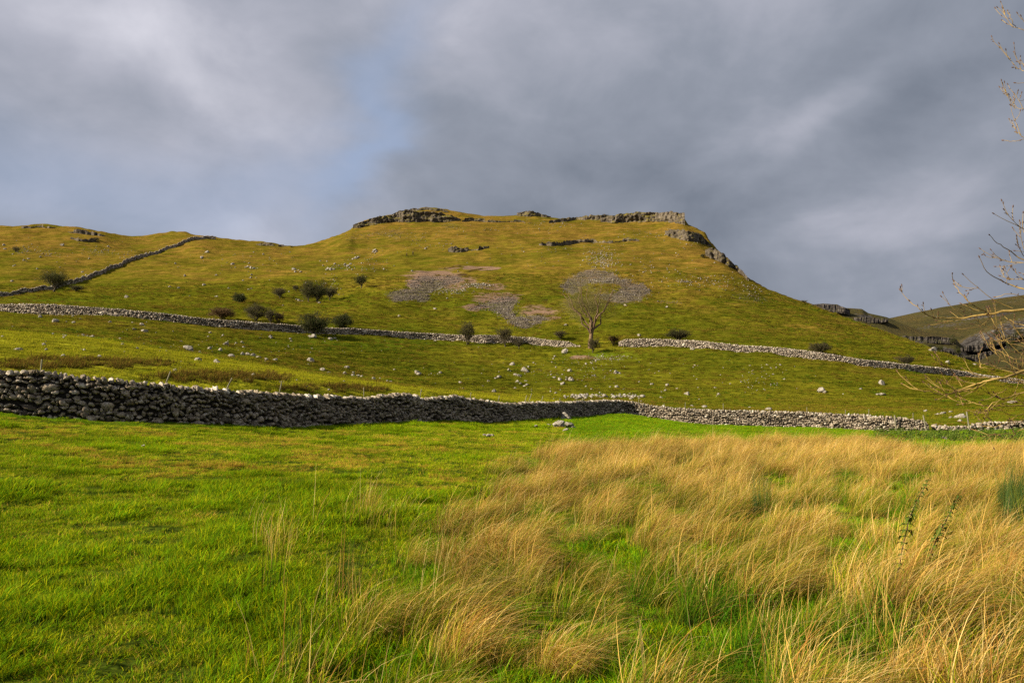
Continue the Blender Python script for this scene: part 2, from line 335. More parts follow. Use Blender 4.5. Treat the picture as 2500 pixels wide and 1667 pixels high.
def crag_mat(name, dark=False):
    m, n = new_mat(name); P = n.new('ShaderNodeNewGeometry').outputs['Position']
    a = n.noise(n.vmul(P, (1, 1, .28)), .9, 6, .7, .6); b = n.noise(n.vmul(P, (.12, .12, 1.4)), .8, 5, .6); d = n.noise(P, .22, 4, .6)
    v = n.m('ADD', n.m('MULTIPLY', a, .6), n.m('MULTIPLY', b, .4))
    c = n.ramp(v, [(.36, (.012, .010, .008)), (.47, (.070, .058, .042)), (.57, (.150, .125, .092)), (.70, (.30, .265, .21))])
    up = n.new('ShaderNodeSeparateXYZ'); n.L.new(n.new('ShaderNodeNewGeometry').outputs['True Normal'], up.inputs[0])
    gr = n.m('MULTIPLY', n.sm(n.m('ADD', up.outputs[2], n.m('MULTIPLY', n.m('SUBTRACT', d, .5), 1.8)), .50, .78), 1.0)
    c = n.mix(gr, c, n.mix(a, (.10, .09, .01), (.19, .15, .018)))
    finish(n, c, .95, bump(n, v, .8, 1.0), .1); return m
M_CR = crag_mat('crag_limestone')
def wood_mat(name, c1, c2, sc=6, rough=.85, spec=.2):
    m, n = new_mat(name); P = n.new('ShaderNodeTexCoord').outputs['Object']
    a = n.noise(n.vmul(P, (1, 1, .15)), sc, 4, .6); finish(n, n.mix(n.sm(a, .3, .7), c1, c2), rough, bump(n, a, .01, .6), spec); return m
M_BARK = wood_mat('hawthorn_bark', (.035, .028, .018), (.085, .068, .042))
M_TWIG = wood_mat('hawthorn_twigs', (.040, .034, .016), (.085, .070, .028))
M_TWIGB = wood_mat('brown_hawthorn_twigs', (.075, .042, .018), (.13, .075, .03))
M_ASHB = wood_mat('pale_ash_bark', (.11, .07, .040), (.22, .145, .085), 2)
M_ASHT = wood_mat('ash_twigs', (.13, .11, .04), (.23, .20, .07), 2)
M_NEAR = wood_mat('lichened_ash_twigs', (.16, .105, .03), (.40, .28, .09), 9, .8, .05)
M_BUD = wood_mat('ash_buds', (.05, .03, .02), (.16, .085, .045), 20)
M_POST = wood_mat('weathered_post_wood', (.13, .12, .08), (.27, .25, .16), 8)
def leaf_mat(name, a, b):
    m, n = new_mat(name); P = n.new('ShaderNodeNewGeometry').outputs['Position']
    finish(n, n.mix(n.sm(n.noise(P, 1.1, 3), .35, .65), a, b), .7, None, .15, .25); return m
M_LD = leaf_mat('dark_hawthorn_leaves', (.026, .038, .008), (.062, .075, .014))
M_LO = leaf_mat('olive_hawthorn_leaves', (.05, .06, .010), (.10, .105, .018))
M_LB = leaf_mat('russet_hawthorn_leaves', (.07, .045, .012), (.12, .075, .02))
M_NET = leaf_mat('nettle_leaves', (.045, .075, .010), (.12, .17, .018))
def blade_mat():
    m, n = new_mat('grass_blades'); P = n.new('ShaderNodeNewGeometry').outputs['Position']
    c = n.attr('Col').outputs['Color']; a = n.noise(P, .32, 4, .6); b = n.noise(n.vmul(P, (1, 1, 0)), 1.5, 3, .6)
    k = n.m('ADD', n.m('MULTIPLY', a, 1.5), n.m('ADD', n.m('MULTIPLY', b, 1.5), -.45))
    kk = n.new('ShaderNodeCombineColor'); [n.L.new(k, kk.inputs[i]) for i in range(3)]
    c = n.mix(1.0, c, kk.outputs[0], 'MULTIPLY'); c = n.mix(n.m('MULTIPLY', n.sm(b, .5, .75), .35), c, (.22, .165, .022))
    finish(n, c, .8, None, .03, .34); return m
M_GR = blade_mat()

# ------------------------------------------------------------------ ground sheet
SCREE = [[(942, 720), (959, 710), (1001, 705), (995, 692), (1023, 672), (1074, 676), (1116, 674), (1138, 684), (1095, 697), (1074, 705), (1048, 718), (1053, 731), (1027, 737), (1001, 732), (967, 738)],
         [(1140, 756), (1184, 742), (1209, 728), (1255, 724), (1270, 733), (1250, 752), (1262, 772), (1320, 770), (1340, 778), (1313, 791), (1285, 804), (1240, 789), (1229, 772), (1184, 754)],
         [(1367, 703), (1383, 682), (1417, 665), (1456, 658), (1493, 665), (1515, 679), (1546, 682), (1542, 692), (1571, 690), (1591, 716), (1566, 724), (1569, 735), (1507, 741), (1470, 729), (1440, 718), (1470, 716), (1507, 716), (1515, 702), (1501, 693), (1437, 693), (1420, 706), (1400, 722), (1385, 716)],
         [(840, 585), (882, 571), (925, 565), (968, 560), (987, 567), (972, 582), (936, 576), (882, 579), (853, 587)],
         [(1785, 715), (1830, 708), (1870, 722), (1880, 735), (1840, 740), (1790, 732)], [(1075, 553), (1095, 546), (1125, 551), (1120, 556), (1085, 557)], [(1595, 738), (1625, 733), (1670, 738), (1640, 742)]]
SOIL = [(1060, 672, 70, 14), (1120, 690, 50, 16), (1010, 690, 20, 14), (1215, 727, 60, 16), (1160, 750, 40, 10), (1310, 760, 50, 14), (1350, 775, 22, 6), (1130, 655, 60, 4), (1190, 655, 40, 3), (1420, 872, 40, 6), (1200, 700, 40, 8)]
def spur_mask(px, py, Y):  # spur's lighter grass, with the sun on its slope added to the colour
    cy_ = np.interp(px, [0, 130, 250, 400, 600, 800, 1000, 1200, 1300, 1480], [804, 815, 826, 850, 883, 917, 942, 962, 972, 978])
    return np.clip(sstep(-1, 6, py - cy_) * sstep(1520, 1250, px) * sstep(30, 38, Y) * sstep(125, 112, Y) + .55 * np.exp(-((px - 1250) / 500) ** 2 - ((py - 965) / 10) ** 2) * (Y > 80), 0, 1)
def build_terrain():
    nc, nr = 1000, 1150
    s_ = np.linspace(-1.25, 1.25, nc); v = np.linspace(math.log(5.0), math.log(2506.0), nr); Yr = np.exp(v) - 6
    Yr = np.concatenate([[-60, -40, -25, -15, -9, -5, -2.5], Yr[Yr > -0.9]])
    nr = len(Yr); Yn = np.repeat(Yr[:, None], nc, 1); Xn = s_[None, :] * (np.abs(Yn) + 10)
    Zn = H(Xn, Yn); X, Y, Z = Xn.ravel(), Yn.ravel(), Zn.ravel(); px, py = proj(X, Y, Z)
    w1, w2 = 12 * fbm(X / 6, Y / 6, 51, 4), 6 * fbm(X / 6, Y / 6, 61, 4)
    scree = np.zeros(len(X)); soil = np.zeros(len(X)); far = Y > 190
    for i_, p in enumerate(SCREE): scree = np.maximum(scree, (.3 if i_ > 2 else .78) * (inpoly(px + w1, py + w2, p) & far))
    for (cx, cy, rx, ry) in SOIL: soil = np.maximum(soil, np.exp(-((px + w1 - cx) / rx) ** 2 - ((py + w2 - cy) / ry) ** 2) * (Y > 120))
    scar = np.zeros(len(X))
    for pl in ([(1085, 657), (1105, 652), (1128, 650)], [(1142, 663), (1160, 659), (1180, 656)], [(1312, 735), (1340, 733)], [(258, 801), (285, 795), (318, 797)], [(322, 806), (345, 801), (362, 805)], [(1115, 672), (1132, 671), (1150, 674)], [(1290, 742), (1300, 748)], [(1215, 683), (1232, 676)]):
        cx_, cy_ = np.array(pl, float).T; yy_ = np.interp(px + w2 * .4, cx_, cy_, left=-999, right=-999); scar = np.maximum(scar, np.exp(-((py - yy_) / 1.6) ** 2) * (Y > 60))
    vis = Y > 30
    och = sstep(860, 570, py) * 0.77 + sstep(1500, 2100, px) * sstep(700, 560, py) * .3 - .12
    for (cx, cy, rx, ry, a) in [(1750, 640, 200, 70, .3), (2050, 800, 260, 30, .45), (1250, 560, 300, 25, .35), (200, 600, 260, 40, .25), (1200, 900, 600, 60, -.18), (1000, 640, 120, 50, -.2), (1500, 700, 250, 50, .15), (600, 730, 500, 40, -.35),
                                (150, 720, 260, 12, -.3), (1350, 640, 100, 40, -.15), (200, 893, 230, 12, .95), (560, 925, 200, 12, .95), (820, 951, 120, 8, .9), (350, 800, 200, 14, .3), (900, 850, 300, 25, .15)]:
        och = och + a * np.exp(-((px - cx) / rx) ** 2 - ((py - cy) / ry) ** 2) * vis
    lush = sstep(0, 1, Y * 0)
    for (cx, cy, rx, ry, a) in [(1700, 1030, 700, 16, 1.0), (120, 735, 160, 6, .5), (900, 838, 220, 10, .45), (1470, 865, 90, 12, .55), (1400, 985, 500, 8, .2)]:
        lush = np.maximum(lush, a * np.exp(-((px - cx) / rx) ** 2 - ((py - cy) / ry) ** 2) * vis)
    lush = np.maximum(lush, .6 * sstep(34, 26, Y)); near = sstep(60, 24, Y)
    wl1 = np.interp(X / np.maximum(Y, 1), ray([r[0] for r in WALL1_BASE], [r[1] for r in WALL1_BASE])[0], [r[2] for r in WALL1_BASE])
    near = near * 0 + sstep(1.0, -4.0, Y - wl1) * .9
    spur = spur_mask(px, py, Y)
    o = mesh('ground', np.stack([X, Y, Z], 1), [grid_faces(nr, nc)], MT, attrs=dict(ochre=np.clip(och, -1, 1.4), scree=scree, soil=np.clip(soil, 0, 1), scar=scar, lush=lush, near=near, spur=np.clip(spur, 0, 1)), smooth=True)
    tag(o, 'grassy pasture rising into the long olive and ochre fellside', kind='structure'); return o
build_terrain()

# ------------------------------------------------------------------ far hills beyond the right-hand slope
def far_mat():  # dark moor grass and rock, with cloud shadow put into the colours
    m, n = new_mat('cloud_shaded_moor_grass'); P = n.new('ShaderNodeNewGeometry').outputs['Position']; g = n.new('ShaderNodeNewGeometry')
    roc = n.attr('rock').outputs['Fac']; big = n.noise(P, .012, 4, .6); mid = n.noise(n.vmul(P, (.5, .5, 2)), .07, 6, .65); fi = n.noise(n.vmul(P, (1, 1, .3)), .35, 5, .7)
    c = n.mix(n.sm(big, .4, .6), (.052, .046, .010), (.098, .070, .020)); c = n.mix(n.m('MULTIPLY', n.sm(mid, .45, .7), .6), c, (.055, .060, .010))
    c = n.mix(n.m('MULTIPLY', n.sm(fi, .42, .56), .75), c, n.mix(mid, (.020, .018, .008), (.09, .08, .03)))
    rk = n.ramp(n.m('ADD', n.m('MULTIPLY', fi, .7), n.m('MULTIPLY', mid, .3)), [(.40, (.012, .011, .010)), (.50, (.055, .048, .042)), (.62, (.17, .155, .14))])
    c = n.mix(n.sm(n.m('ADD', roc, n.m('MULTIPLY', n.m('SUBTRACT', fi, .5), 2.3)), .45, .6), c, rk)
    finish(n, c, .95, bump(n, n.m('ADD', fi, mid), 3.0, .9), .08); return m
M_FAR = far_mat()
FH = []
def on_any(x, y):
    b = []
    for V in FH:
        px, py = proj(V[:, 0], V[:, 1], V[:, 2]); k = (abs(px - x) < 7) & (abs(py - y) < 5)
        if k.any(): b.append(V[k, 1].min())
    return min(b) if b else 430.0
def far_hill(name, label, sky_pts, Yr, foot, seed, rocks=(), back=200, rough=4):
    a = np.array(sky_pts, float); xs = np.linspace(a[0, 0], a[-1, 0], 260); ys = np.interp(xs, a[:, 0], a[:, 1]); Yk = np.interp(xs, a[:, 0], a[:, 2]) if a.shape[1] > 2 else np.full(len(xs), Yr)
    t, s_ = ray(xs, ys); Zr = EYE + Yk * s_
    rows = np.concatenate([np.linspace(0, 1, 110), 1 + np.linspace(.06, 1, 16)]); V = []; R = []
    tt, sf = ray(xs, np.interp(xs, [p[0] for p in foot], [p[1] for p in foot])); Yfo = np.interp(xs, [p[0] for p in foot], [p[2] for p in foot]); Zfo = EYE + Yfo * sf
    for u in rows:
        if u <= 1: Yy = Yfo + (Yk - Yfo) * u; e = u ** .9; Zz = Zfo + (Zr - Zfo) * e
        else: k = u - 1; Yy = Yk + back * k; Zz = Zr - 60 * k * k - 10 * k
        X = t * Yy; amp = rough * (4 * u * (1 - u) if u <= 1 else 0) + .15 * rough
        Zz = Zz + amp * fbm(X / 35 + seed, Yy / 35, seed, 5, .55)
        px, py = proj(X, Yy, Zz); r = np.zeros(len(X))
        for (cx, cy, rx, ry, rot, st) in rocks:
            c_, q = math.cos(math.radians(rot)), math.sin(math.radians(rot)); dx, dy = px - cx, py - cy
            r = np.maximum(r, st * np.exp(-(((dx * c_ + dy * q) / rx) ** 2 + ((dy * c_ - dx * q) / ry) ** 2) ** 2))
        V.append(np.stack([X, Yy + 0 * X, Zz], 1)); R.append(r)
    V = np.concatenate(V); R = np.concatenate(R); FH.append(V.reshape(len(rows), len(xs), 3)[:110].reshape(-1, 3))
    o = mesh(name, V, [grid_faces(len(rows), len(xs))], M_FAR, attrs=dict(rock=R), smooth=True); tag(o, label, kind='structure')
    return V.reshape(len(rows), len(xs), 3), xs
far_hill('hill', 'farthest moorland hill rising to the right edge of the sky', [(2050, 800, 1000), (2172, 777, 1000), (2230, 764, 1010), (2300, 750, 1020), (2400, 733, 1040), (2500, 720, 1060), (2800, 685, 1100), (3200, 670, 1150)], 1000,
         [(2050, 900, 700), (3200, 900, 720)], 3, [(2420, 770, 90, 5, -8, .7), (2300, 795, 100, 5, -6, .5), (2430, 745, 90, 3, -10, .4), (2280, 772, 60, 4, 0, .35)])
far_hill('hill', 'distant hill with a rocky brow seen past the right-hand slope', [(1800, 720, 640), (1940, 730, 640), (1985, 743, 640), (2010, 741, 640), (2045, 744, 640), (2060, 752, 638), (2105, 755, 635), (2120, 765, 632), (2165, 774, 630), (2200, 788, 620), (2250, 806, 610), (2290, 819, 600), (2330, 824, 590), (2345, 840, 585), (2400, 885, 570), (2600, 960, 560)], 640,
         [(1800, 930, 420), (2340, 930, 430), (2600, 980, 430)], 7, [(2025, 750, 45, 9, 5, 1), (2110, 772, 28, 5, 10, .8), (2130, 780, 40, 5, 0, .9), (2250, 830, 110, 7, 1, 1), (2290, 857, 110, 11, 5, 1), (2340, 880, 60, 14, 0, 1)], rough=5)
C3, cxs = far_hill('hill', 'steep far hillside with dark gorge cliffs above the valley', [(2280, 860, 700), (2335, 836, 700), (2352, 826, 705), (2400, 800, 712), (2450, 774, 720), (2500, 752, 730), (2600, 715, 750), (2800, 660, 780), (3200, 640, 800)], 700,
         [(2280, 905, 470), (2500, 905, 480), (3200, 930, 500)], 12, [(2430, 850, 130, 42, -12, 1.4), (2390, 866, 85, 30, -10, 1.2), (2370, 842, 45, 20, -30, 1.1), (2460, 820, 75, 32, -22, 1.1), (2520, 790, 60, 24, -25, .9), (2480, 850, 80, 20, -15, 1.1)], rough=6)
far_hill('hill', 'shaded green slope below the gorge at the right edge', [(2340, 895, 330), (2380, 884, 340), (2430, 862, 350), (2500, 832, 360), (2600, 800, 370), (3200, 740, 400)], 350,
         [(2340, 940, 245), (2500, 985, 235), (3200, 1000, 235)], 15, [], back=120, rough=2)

# ------------------------------------------------------------------ rocks
def rock_template(seed, sub=2, flat=1.0):
    r = np.random.default_rng(seed); k = sub + 1
    pts, idx, F4 = [], {}, []
    def vid(p):
        key = tuple(np.round(p, 4))
        if key not in idx: idx[key] = len(pts); pts.append(p)
        return idx[key]
    L = np.linspace(-1, 1, k + 1)
    for ax in range(3):
        for sg in (-1, 1):
            for i in range(k):
                for j in range(k):
                    q = []
                    for (a, b) in ((i, j), (i + 1, j), (i + 1, j + 1), (i, j + 1)):
                        p = np.zeros(3); p[ax] = sg; p[(ax + 1) % 3] = L[a]; p[(ax + 2) % 3] = L[b]; q.append(vid(p))
                    F4.append(q if sg > 0 else q[::-1])
    V = np.array(pts); e = 2.7 if sub < 3 else 2.3; V = V / (np.sum(np.abs(V) ** e, 1, keepdims=True) ** (1 / e))
    for _ in range(9):                                   # chop facets
        nn = r.normal(size=3); nn /= np.linalg.norm(nn); d = r.uniform(.5, .85); q = V @ nn - d; V = V - np.outer(np.maximum(q, 0), nn) * .95
    V = V + r.normal(size=V.shape) * (.10 if sub == 2 else .07); V = V / np.abs(V).max(0); return V * .5, np.array(F4)
RT1 = [rock_template(100 + i, 1) for i in range(10)]
RT2 = [rock_template(200 + i, 2) for i in range(10)]
RT3 = []
for i in range(10):
    V, Fc = rock_template(300 + i, 5); Vs, Fs = [V], [Fc]
    if i % 2:
        r_ = np.random.default_rng(i); 
        for q in range(2):
            V2, F2 = rock_template(340 + i * 3 + q, 3); Vs.append(V2 * r_.uniform(.35, .65) + np.array([r_.uniform(-.42, .42), r_.uniform(-.3, .3), -.22])); Fs.append(F2 + sum(len(v) for v in Vs[:-1]))
    V = np.concatenate(Vs); V = V * (1 + .10 * fbm(V[:, 0] * 5 + i, V[:, 2] * 5 + V[:, 1] * 3, i, 3))[:, None]; RT3.append((V, np.concatenate(Fs)))
class Stones:
    def __init__(s): s.V, s.F, s.T, s.n = [], [], [], 0
    def add(s, tmpl, pos, size, yaw, tilt=0.0, tone=.5, roll=0.0):
        V, Fc = tmpl; V = V * np.asarray(size)
        c, q = math.cos(roll), math.sin(roll); V = V @ np.array([[1, 0, 0], [0, c, q], [0, -q, c]])
        c, q = math.cos(tilt), math.sin(tilt); V = V @ np.array([[c, 0, -q], [0, 1, 0], [q, 0, c]])
        c, q = math.cos(yaw), math.sin(yaw); V = V @ np.array([[c, q, 0], [-q, c, 0], [0, 0, 1]])
        s.V.append(V + np.asarray(pos)); s.F.append(Fc + s.n); s.T.append(np.full(len(V), tone)); s.n += len(V)
    def build(s, name, mat, parent=None, origin=None, smooth=False):
        return mesh(name, np.concatenate(s.V), [np.concatenate(s.F)], mat, parent, dict(tone=np.concatenate(s.T)), smooth, origin=origin)

def stone_tone(pale=.12):
    u = random.random()
    return random.uniform(.85, 1.0) if u < pale else random.uniform(.05, .8)
def wall(label, base, top, mat, sl, sh, pale=.12, tm=RT1, back=True, th=.75, cope=.24, group=None, hfix=None, hsc=1.0, mossy=False):
    """base: (x, y) pixels on the ground; top: (x, y) pixels of the wall top"""
    bx = np.array([b[0] for b in base], float); by = np.array([b[1] for b in base], float)
    if len(base[0]) > 2: t, s_ = ray(bx, by); Yb = np.array([b[2] for b in base], float); Xb = t * Yb
    else: Xb, Yb, _ = hit(bx, by)
    d = np.concatenate([[0], np.cumsum(np.hypot(np.diff(Xb), np.diff(Yb)))]); L = d[-1]
    ss = np.linspace(0, L, int(L / .5) + 2); Xs, Ys = np.interp(ss, d, Xb), np.interp(ss, d, Yb)
    sg = 4; Xs = gsm(Xs, sg); Ys = gsm(Ys, sg)
    Zs = H(Xs, Ys); px, _ = proj(Xs, Ys, Zs); tx = np.array([q[0] for q in top], float); ty = np.array([q[1] for q in top], float)
    if hfix is None:
        tyv = np.interp(px, tx, ty); _, s2 = ray(px, tyv); Zt = EYE + Ys * s2; Hh = np.clip((Zt - Zs) * hsc, .25, 2.3)
    else: Hh = np.full(len(ss), hfix)
    Hh = Hh + .05 * fbm(ss / 2.2, ss * 0, 5, 3)
    tx_, ty_ = np.gradient(Xs), np.gradient(Ys); ln_ = np.hypot(tx_, ty_); tx_, ty_ = tx_ / ln_, ty_ / ln_
    nx, ny = ty_, -tx_; flip = np.sign(nx * (-Xs) + ny * (-Ys)); nx, ny = nx * flip, ny * flip   # towards the camera
    root = empty('dry_stone_wall', (float(Xs[0]), float(Ys[0]), float(Zs[0])), label, 'wall', group)
    org = np.array([Xs[0], Ys[0], Zs[0]])
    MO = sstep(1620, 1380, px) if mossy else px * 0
    S = Stones(); f = lambda a, s: float(np.interp(s, ss, a)); hm = Hh.max()
    for side in ((1, -1) if back else (1,)):
        z = -.12; k = 0
        while z < hm - cope * .6:
            rh = sh * random.uniform(.8, 1.25) * (1.3 if z < .4 else 1.0); s = random.uniform(-sl, 0)
            while s < L:
                w_ = sl * random.choice((random.uniform(.4, .9), random.uniform(.7, 1.6))) * (1.5 if z < .35 and random.random() < .4 else 1.0); c = s + w_ / 2; s += w_ * .94
                if c < 0 or c > L: continue
                hh = f(Hh, c)
                if z + rh * .6 > hh - cope * .5: continue
                frac = (z + rh / 2) / max(hh, .3); off = side * (th * (1 - .38 * min(frac, 1)) / 2 - .10) + random.uniform(-.06, .05)
                X_, Y_ = f(Xs, c) + f(nx, c) * off, f(Ys, c) + f(ny, c) * off
                yaw = math.atan2(f(ty_, c), f(tx_, c)); zz = f(Zs, c) + z + rh / 2 + sh * .55 * math.sin(c * 1.3 + k * .9) + random.uniform(-.5, .5) * sh
                big = random.uniform(1.4, 2.1) if random.random() < (.09 if z > .3 else .22) else 1.0
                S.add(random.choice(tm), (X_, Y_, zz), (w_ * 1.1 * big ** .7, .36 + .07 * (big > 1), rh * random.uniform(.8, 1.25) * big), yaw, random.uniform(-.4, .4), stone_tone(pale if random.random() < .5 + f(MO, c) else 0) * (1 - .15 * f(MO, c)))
            z += rh * .90; k += 1
    S.build('wall_face', mat, root, org)
    Cp = Stones(); s = 0.0
    while s < L:
        w_ = sl * random.uniform(.5, 1.3); c = min(s + w_ / 2, L); s += w_ * .85
        hh = f(Hh, c); ch = cope * random.uniform(.8, 1.35)
        X_, Y_ = f(Xs, c) + random.uniform(-.06, .06), f(Ys, c) + random.uniform(-.06, .06)
        Cp.add(random.choice(tm), (X_, Y_, f(Zs, c) + hh - cope * .45 + random.uniform(-.05, .05)), (w_ * 1.1, .50, ch * 1.3), math.atan2(f(ty_, c), f(tx_, c)) + random.uniform(-.3, .3), random.uniform(-.35, .35), random.uniform(.55, 1.0) if random.random() < .75 else .3)
    Cp.build('coping', mat, root, org)
    wb, wt = th / 2 - .14, th * .62 / 2 - .13
    P4 = []
    for q, hq in ((wb, -.3), (wt, 0), (-wt, 0), (-wb, -.3)):
        P4.append(np.stack([Xs + nx * q, Ys + ny * q, Zs + (Hh - cope * .5 if hq == 0 else hq)], 1))
    V = np.stack(P4, 0).reshape(-1, 3); m_ = len(ss)
    Fq = np.concatenate([grid_faces(4, m_), np.array([[0, m_, 2 * m_, 3 * m_], [m_ - 1, 4 * m_ - 1, 3 * m_ - 1, 2 * m_ - 1]])])
    mesh('wall_core', V, [Fq], M_CORE, root, origin=org)
    return dict(s=ss, X=Xs, Y=Ys, Z=Zs, H=Hh, L=L)

T1 = [(-250, 893), (0, 904), (75, 903), (167, 916), (300, 928), (400, 938), (480, 946), (600, 953), (700, 962), (800, 966), (850, 971), (900, 968), (950, 964), (1000, 961), (1030, 973), (1075, 968), (1110, 966), (1150, 973), (1200, 980), (1237, 986),
      (1300, 983), (1400, 981), (1450, 978), (1500, 976), (1550, 981), (1600, 990), (1650, 996), (1700, 998), (1800, 1001), (1900, 1004), (2000, 1007), (2050, 1010), (2100, 1011), (2130, 1015), (2180, 1017), (2230, 1022), (2255, 1027), (2268, 1035), (2280, 1041), (2290, 1042)]
sub = lambda a, x0, x1: [r for r in a if x0 <= r[0] <= x1]
NW = [(-250, 995, 27)] + sub(WALL1_BASE, 0, 2260) + [(2285, 1049, 70)]
WA = wall('long dark mossy near wall turning a corner and running on sunlit behind the tan grass', NW, T1, M_WL, .215, .15, .22, RT2, cope=.22, mossy=True); WB = WA
WC = wall('low tumbled end of the field wall behind the bare branches', [(2262, 1049, 70.3), (2375, 1050, 70), (2500, 1047, 71), (2800, 1044, 73)], [(2280, 1041), (2370, 1040), (2385, 1031), (2440, 1029), (2500, 1028), (2800, 1020)], M_WL, .30, .20, .25, RT1, cope=.22)
T2 = [(-250, 735), (0, 743), (100, 742), (200, 748), (300, 756), (400, 765), (500, 777), (600, 785), (700, 792), (750, 796), (800, 800), (850, 801), (950, 808), (1050, 814), (1130, 818), (1150, 818), (1200, 818), (1250, 821), (1300, 824), (1350, 831), (1390, 834), (1405, 842), (1425, 848),
      (1500, 840), (1512, 834), (1530, 828), (1600, 827), (1700, 831), (1800, 842), (1900, 848), (2000, 860), (2100, 877), (2175, 884), (2200, 888), (2300, 898), (2375, 910), (2400, 915), (2500, 927), (2800, 960)]
W2 = wall('long sunlit stone wall crossing the hillside from the left edge to the tall ash tree', [(-250, 766, 149)] + sub(W2B, 0, 1425), T2, M_WF, .33, .25, .3, RT1, back=False, th=.8, cope=.3)
W3 = wall('stone wall crossing the hillside from the tall ash tree to the right edge', [(1503, 846, 174)] + sub(W2B, 1520, 2700), T2, M_WF, .33, .25, .3, RT1, back=False, th=.8, cope=.3)
W4 = wall('dark stone wall climbing diagonally up the far left hillside to the skyline', [(-60, 738), (0, 725), (50, 715), (100, 711), (127, 709), (165, 695), (200, 687), (220, 677), (260, 663), (300, 645), (330, 634), (400, 612), (430, 604), (475, 584), (500, 583), (530, 586)], [], M_WF, .75, .42, .12, RT1, back=False, th=.9, cope=.4, hfix=1.7)

# ------------------------------------------------------------------ crags
def crag(label, base, top, seed, cat='crag', depth=7, jag=.8, disp=1.6, step=.55, name='limestone_crag'):
    bx = np.array([b[0] for b in base], float); xs = np.linspace(bx[0], bx[-1], 400); yb = np.interp(xs, bx, [b[1] for b in base]); yt = np.interp(xs, [q[0] for q in top], [q[1] for q in top])
    Xb, Yb, Zb = hit(xs, yb); ok = ~np.isnan(Yb); Yb = np.interp(xs, xs[ok], Yb[ok]); Yb = gsm(Yb, 8); t, s_ = ray(xs, yb); Xb = t * Yb
    d = np.concatenate([[0], np.cumsum(np.hypot(np.diff(Xb), np.diff(Yb)))]); m_ = max(int(d[-1] / step), 12); ss = np.linspace(0, d[-1], m_)
    Xs, Ys, px = np.interp(ss, d, Xb), np.interp(ss, d, Yb), np.interp(ss, d, xs); Zs = H(Xs, Ys) - .8
    _, s2 = ray(px, np.interp(px, xs, yt)); Zt = EYE + Ys * s2
    Zt = Zt + jag * (np.floor(vn(ss / 1.9, ss * 0, seed) * 3) / 3 - .3) + jag * .5 * fbm(ss / .9, ss * 0, seed + 3, 2); Zt = np.maximum(Zt, Zs + 1.0)
    if depth <= 3: Zt = Zs + (Zt - Zs) * (.5 + .5 * sstep(.25, .5, vn(ss / 4.5, ss * 0, seed + 77)))
    R_ = 16; rows = []
    dirx, diry = -Xs / np.hypot(Xs, Ys), -Ys / np.hypot(Xs, Ys); endf = sstep(0, 3, ss) * sstep(0, 3, ss[-1] - ss)
    for k in range(R_ + 1):
        u = k / R_; Z = Zs + (Zt - Zs) * u
        o = disp * (.9 - .35 * u) + disp * (np.abs(fbm(ss / 3.2, Z / 5, seed + 9, 4, .6)) * 1.3 + .6 * fbm(ss / .9, Z / 1.2, seed + 19, 3) + .95 * (np.floor(vn(Z / 1.5, ss / 12, seed + 29) * 4) / 4 - .4)) - disp * .5
        fis = np.abs(vn(ss / 1.5 + .3 * np.sin(Z), Z / 12, seed + 5) - .5); o = o - disp * .7 * sstep(.06, 0, fis) * (vn(ss / 6, Z / 3, seed + 55) > .4)
        o = o * endf; rows.append(np.stack([Xs + dirx * o, Ys + diry * o, Z], 1))
    for k, (b, dz) in enumerate(((.12, .15), (.35, .2), (.7, .1), (1.0, -1.5))):
        bb = depth * b; X_, Y_ = Xs - dirx * bb, Ys - diry * bb; Z_ = Zt + dz * jag * fbm(ss / 1.5, ss * 0 + k, seed + 40, 3) - .12 * bb + (dz if k == 3 else 0)
        rows.append(np.stack([X_, Y_, Z_], 1))
    V = np.concatenate(rows); org = rows[0][m_ // 2]
    o = mesh(name, V, [grid_faces(len(rows), m_)], M_CR, origin=org, smooth=False); tag(o, label, cat, 'limestone crags along the hilltop'); return o
crag('long grey crag capping the left shoulder of the hilltop', [(862, 559), (900, 549), (930, 546), (960, 542), (1010, 541), (1060, 542), (1100, 541), (1125, 537)],
     [(862, 549), (880, 543), (900, 536), (935, 527), (955, 525), (968, 518), (985, 514), (1010, 516), (1040, 518), (1075, 520), (1100, 526), (1125, 534)], 2)
crag('rough rim of rock along the very top of the left shoulder', [(972, 519), (1010, 515), (1040, 513), (1075, 515), (1095, 519)], [(972, 516), (1000, 511), (1040, 507), (1075, 511), (1095, 516)], 31, depth=4, disp=.7)
crag('low broken band of grey rock below the middle of the skyline', [(1128, 541), (1170, 541), (1210, 543), (1260, 541), (1300, 546)], [(1128, 534), (1150, 532), (1210, 536), (1260, 537), (1300, 541)], 5, depth=3, disp=.9)
crag('small dark knoll of rock on the middle skyline', [(1262, 528), (1290, 528), (1318, 528), (1345, 531)], [(1262, 521), (1280, 516), (1300, 516), (1318, 521), (1345, 529)], 8, depth=4, disp=1.0)
crag('thin line of rock on the skyline just left of the square crag', [(1340, 545), (1380, 541), (1410, 536), (1450, 538), (1478, 536)], [(1340, 537), (1380, 533), (1410, 529), (1450, 526), (1478, 524)], 14, depth=5, disp=1.0)
crag('square-ended block of crag at the right end of the hilltop', [(1466, 543), (1500, 544), (1550, 542), (1600, 540), (1640, 543), (1660, 546), (1672, 549)], [(1466, 534), (1490, 527), (1520, 522), (1550, 519), (1562, 517), (1600, 520), (1640, 516), (1655, 520), (1671, 518)], 11, jag=.7, disp=1.8)
crag('dark overhanging crag on the right shoulder under the square crag', [(1624, 572), (1640, 580), (1670, 586), (1700, 590), (1722, 596), (1738, 603)], [(1624, 562), (1650, 560), (1690, 566), (1712, 573), (1725, 586), (1738, 600)], 17, disp=1.8)
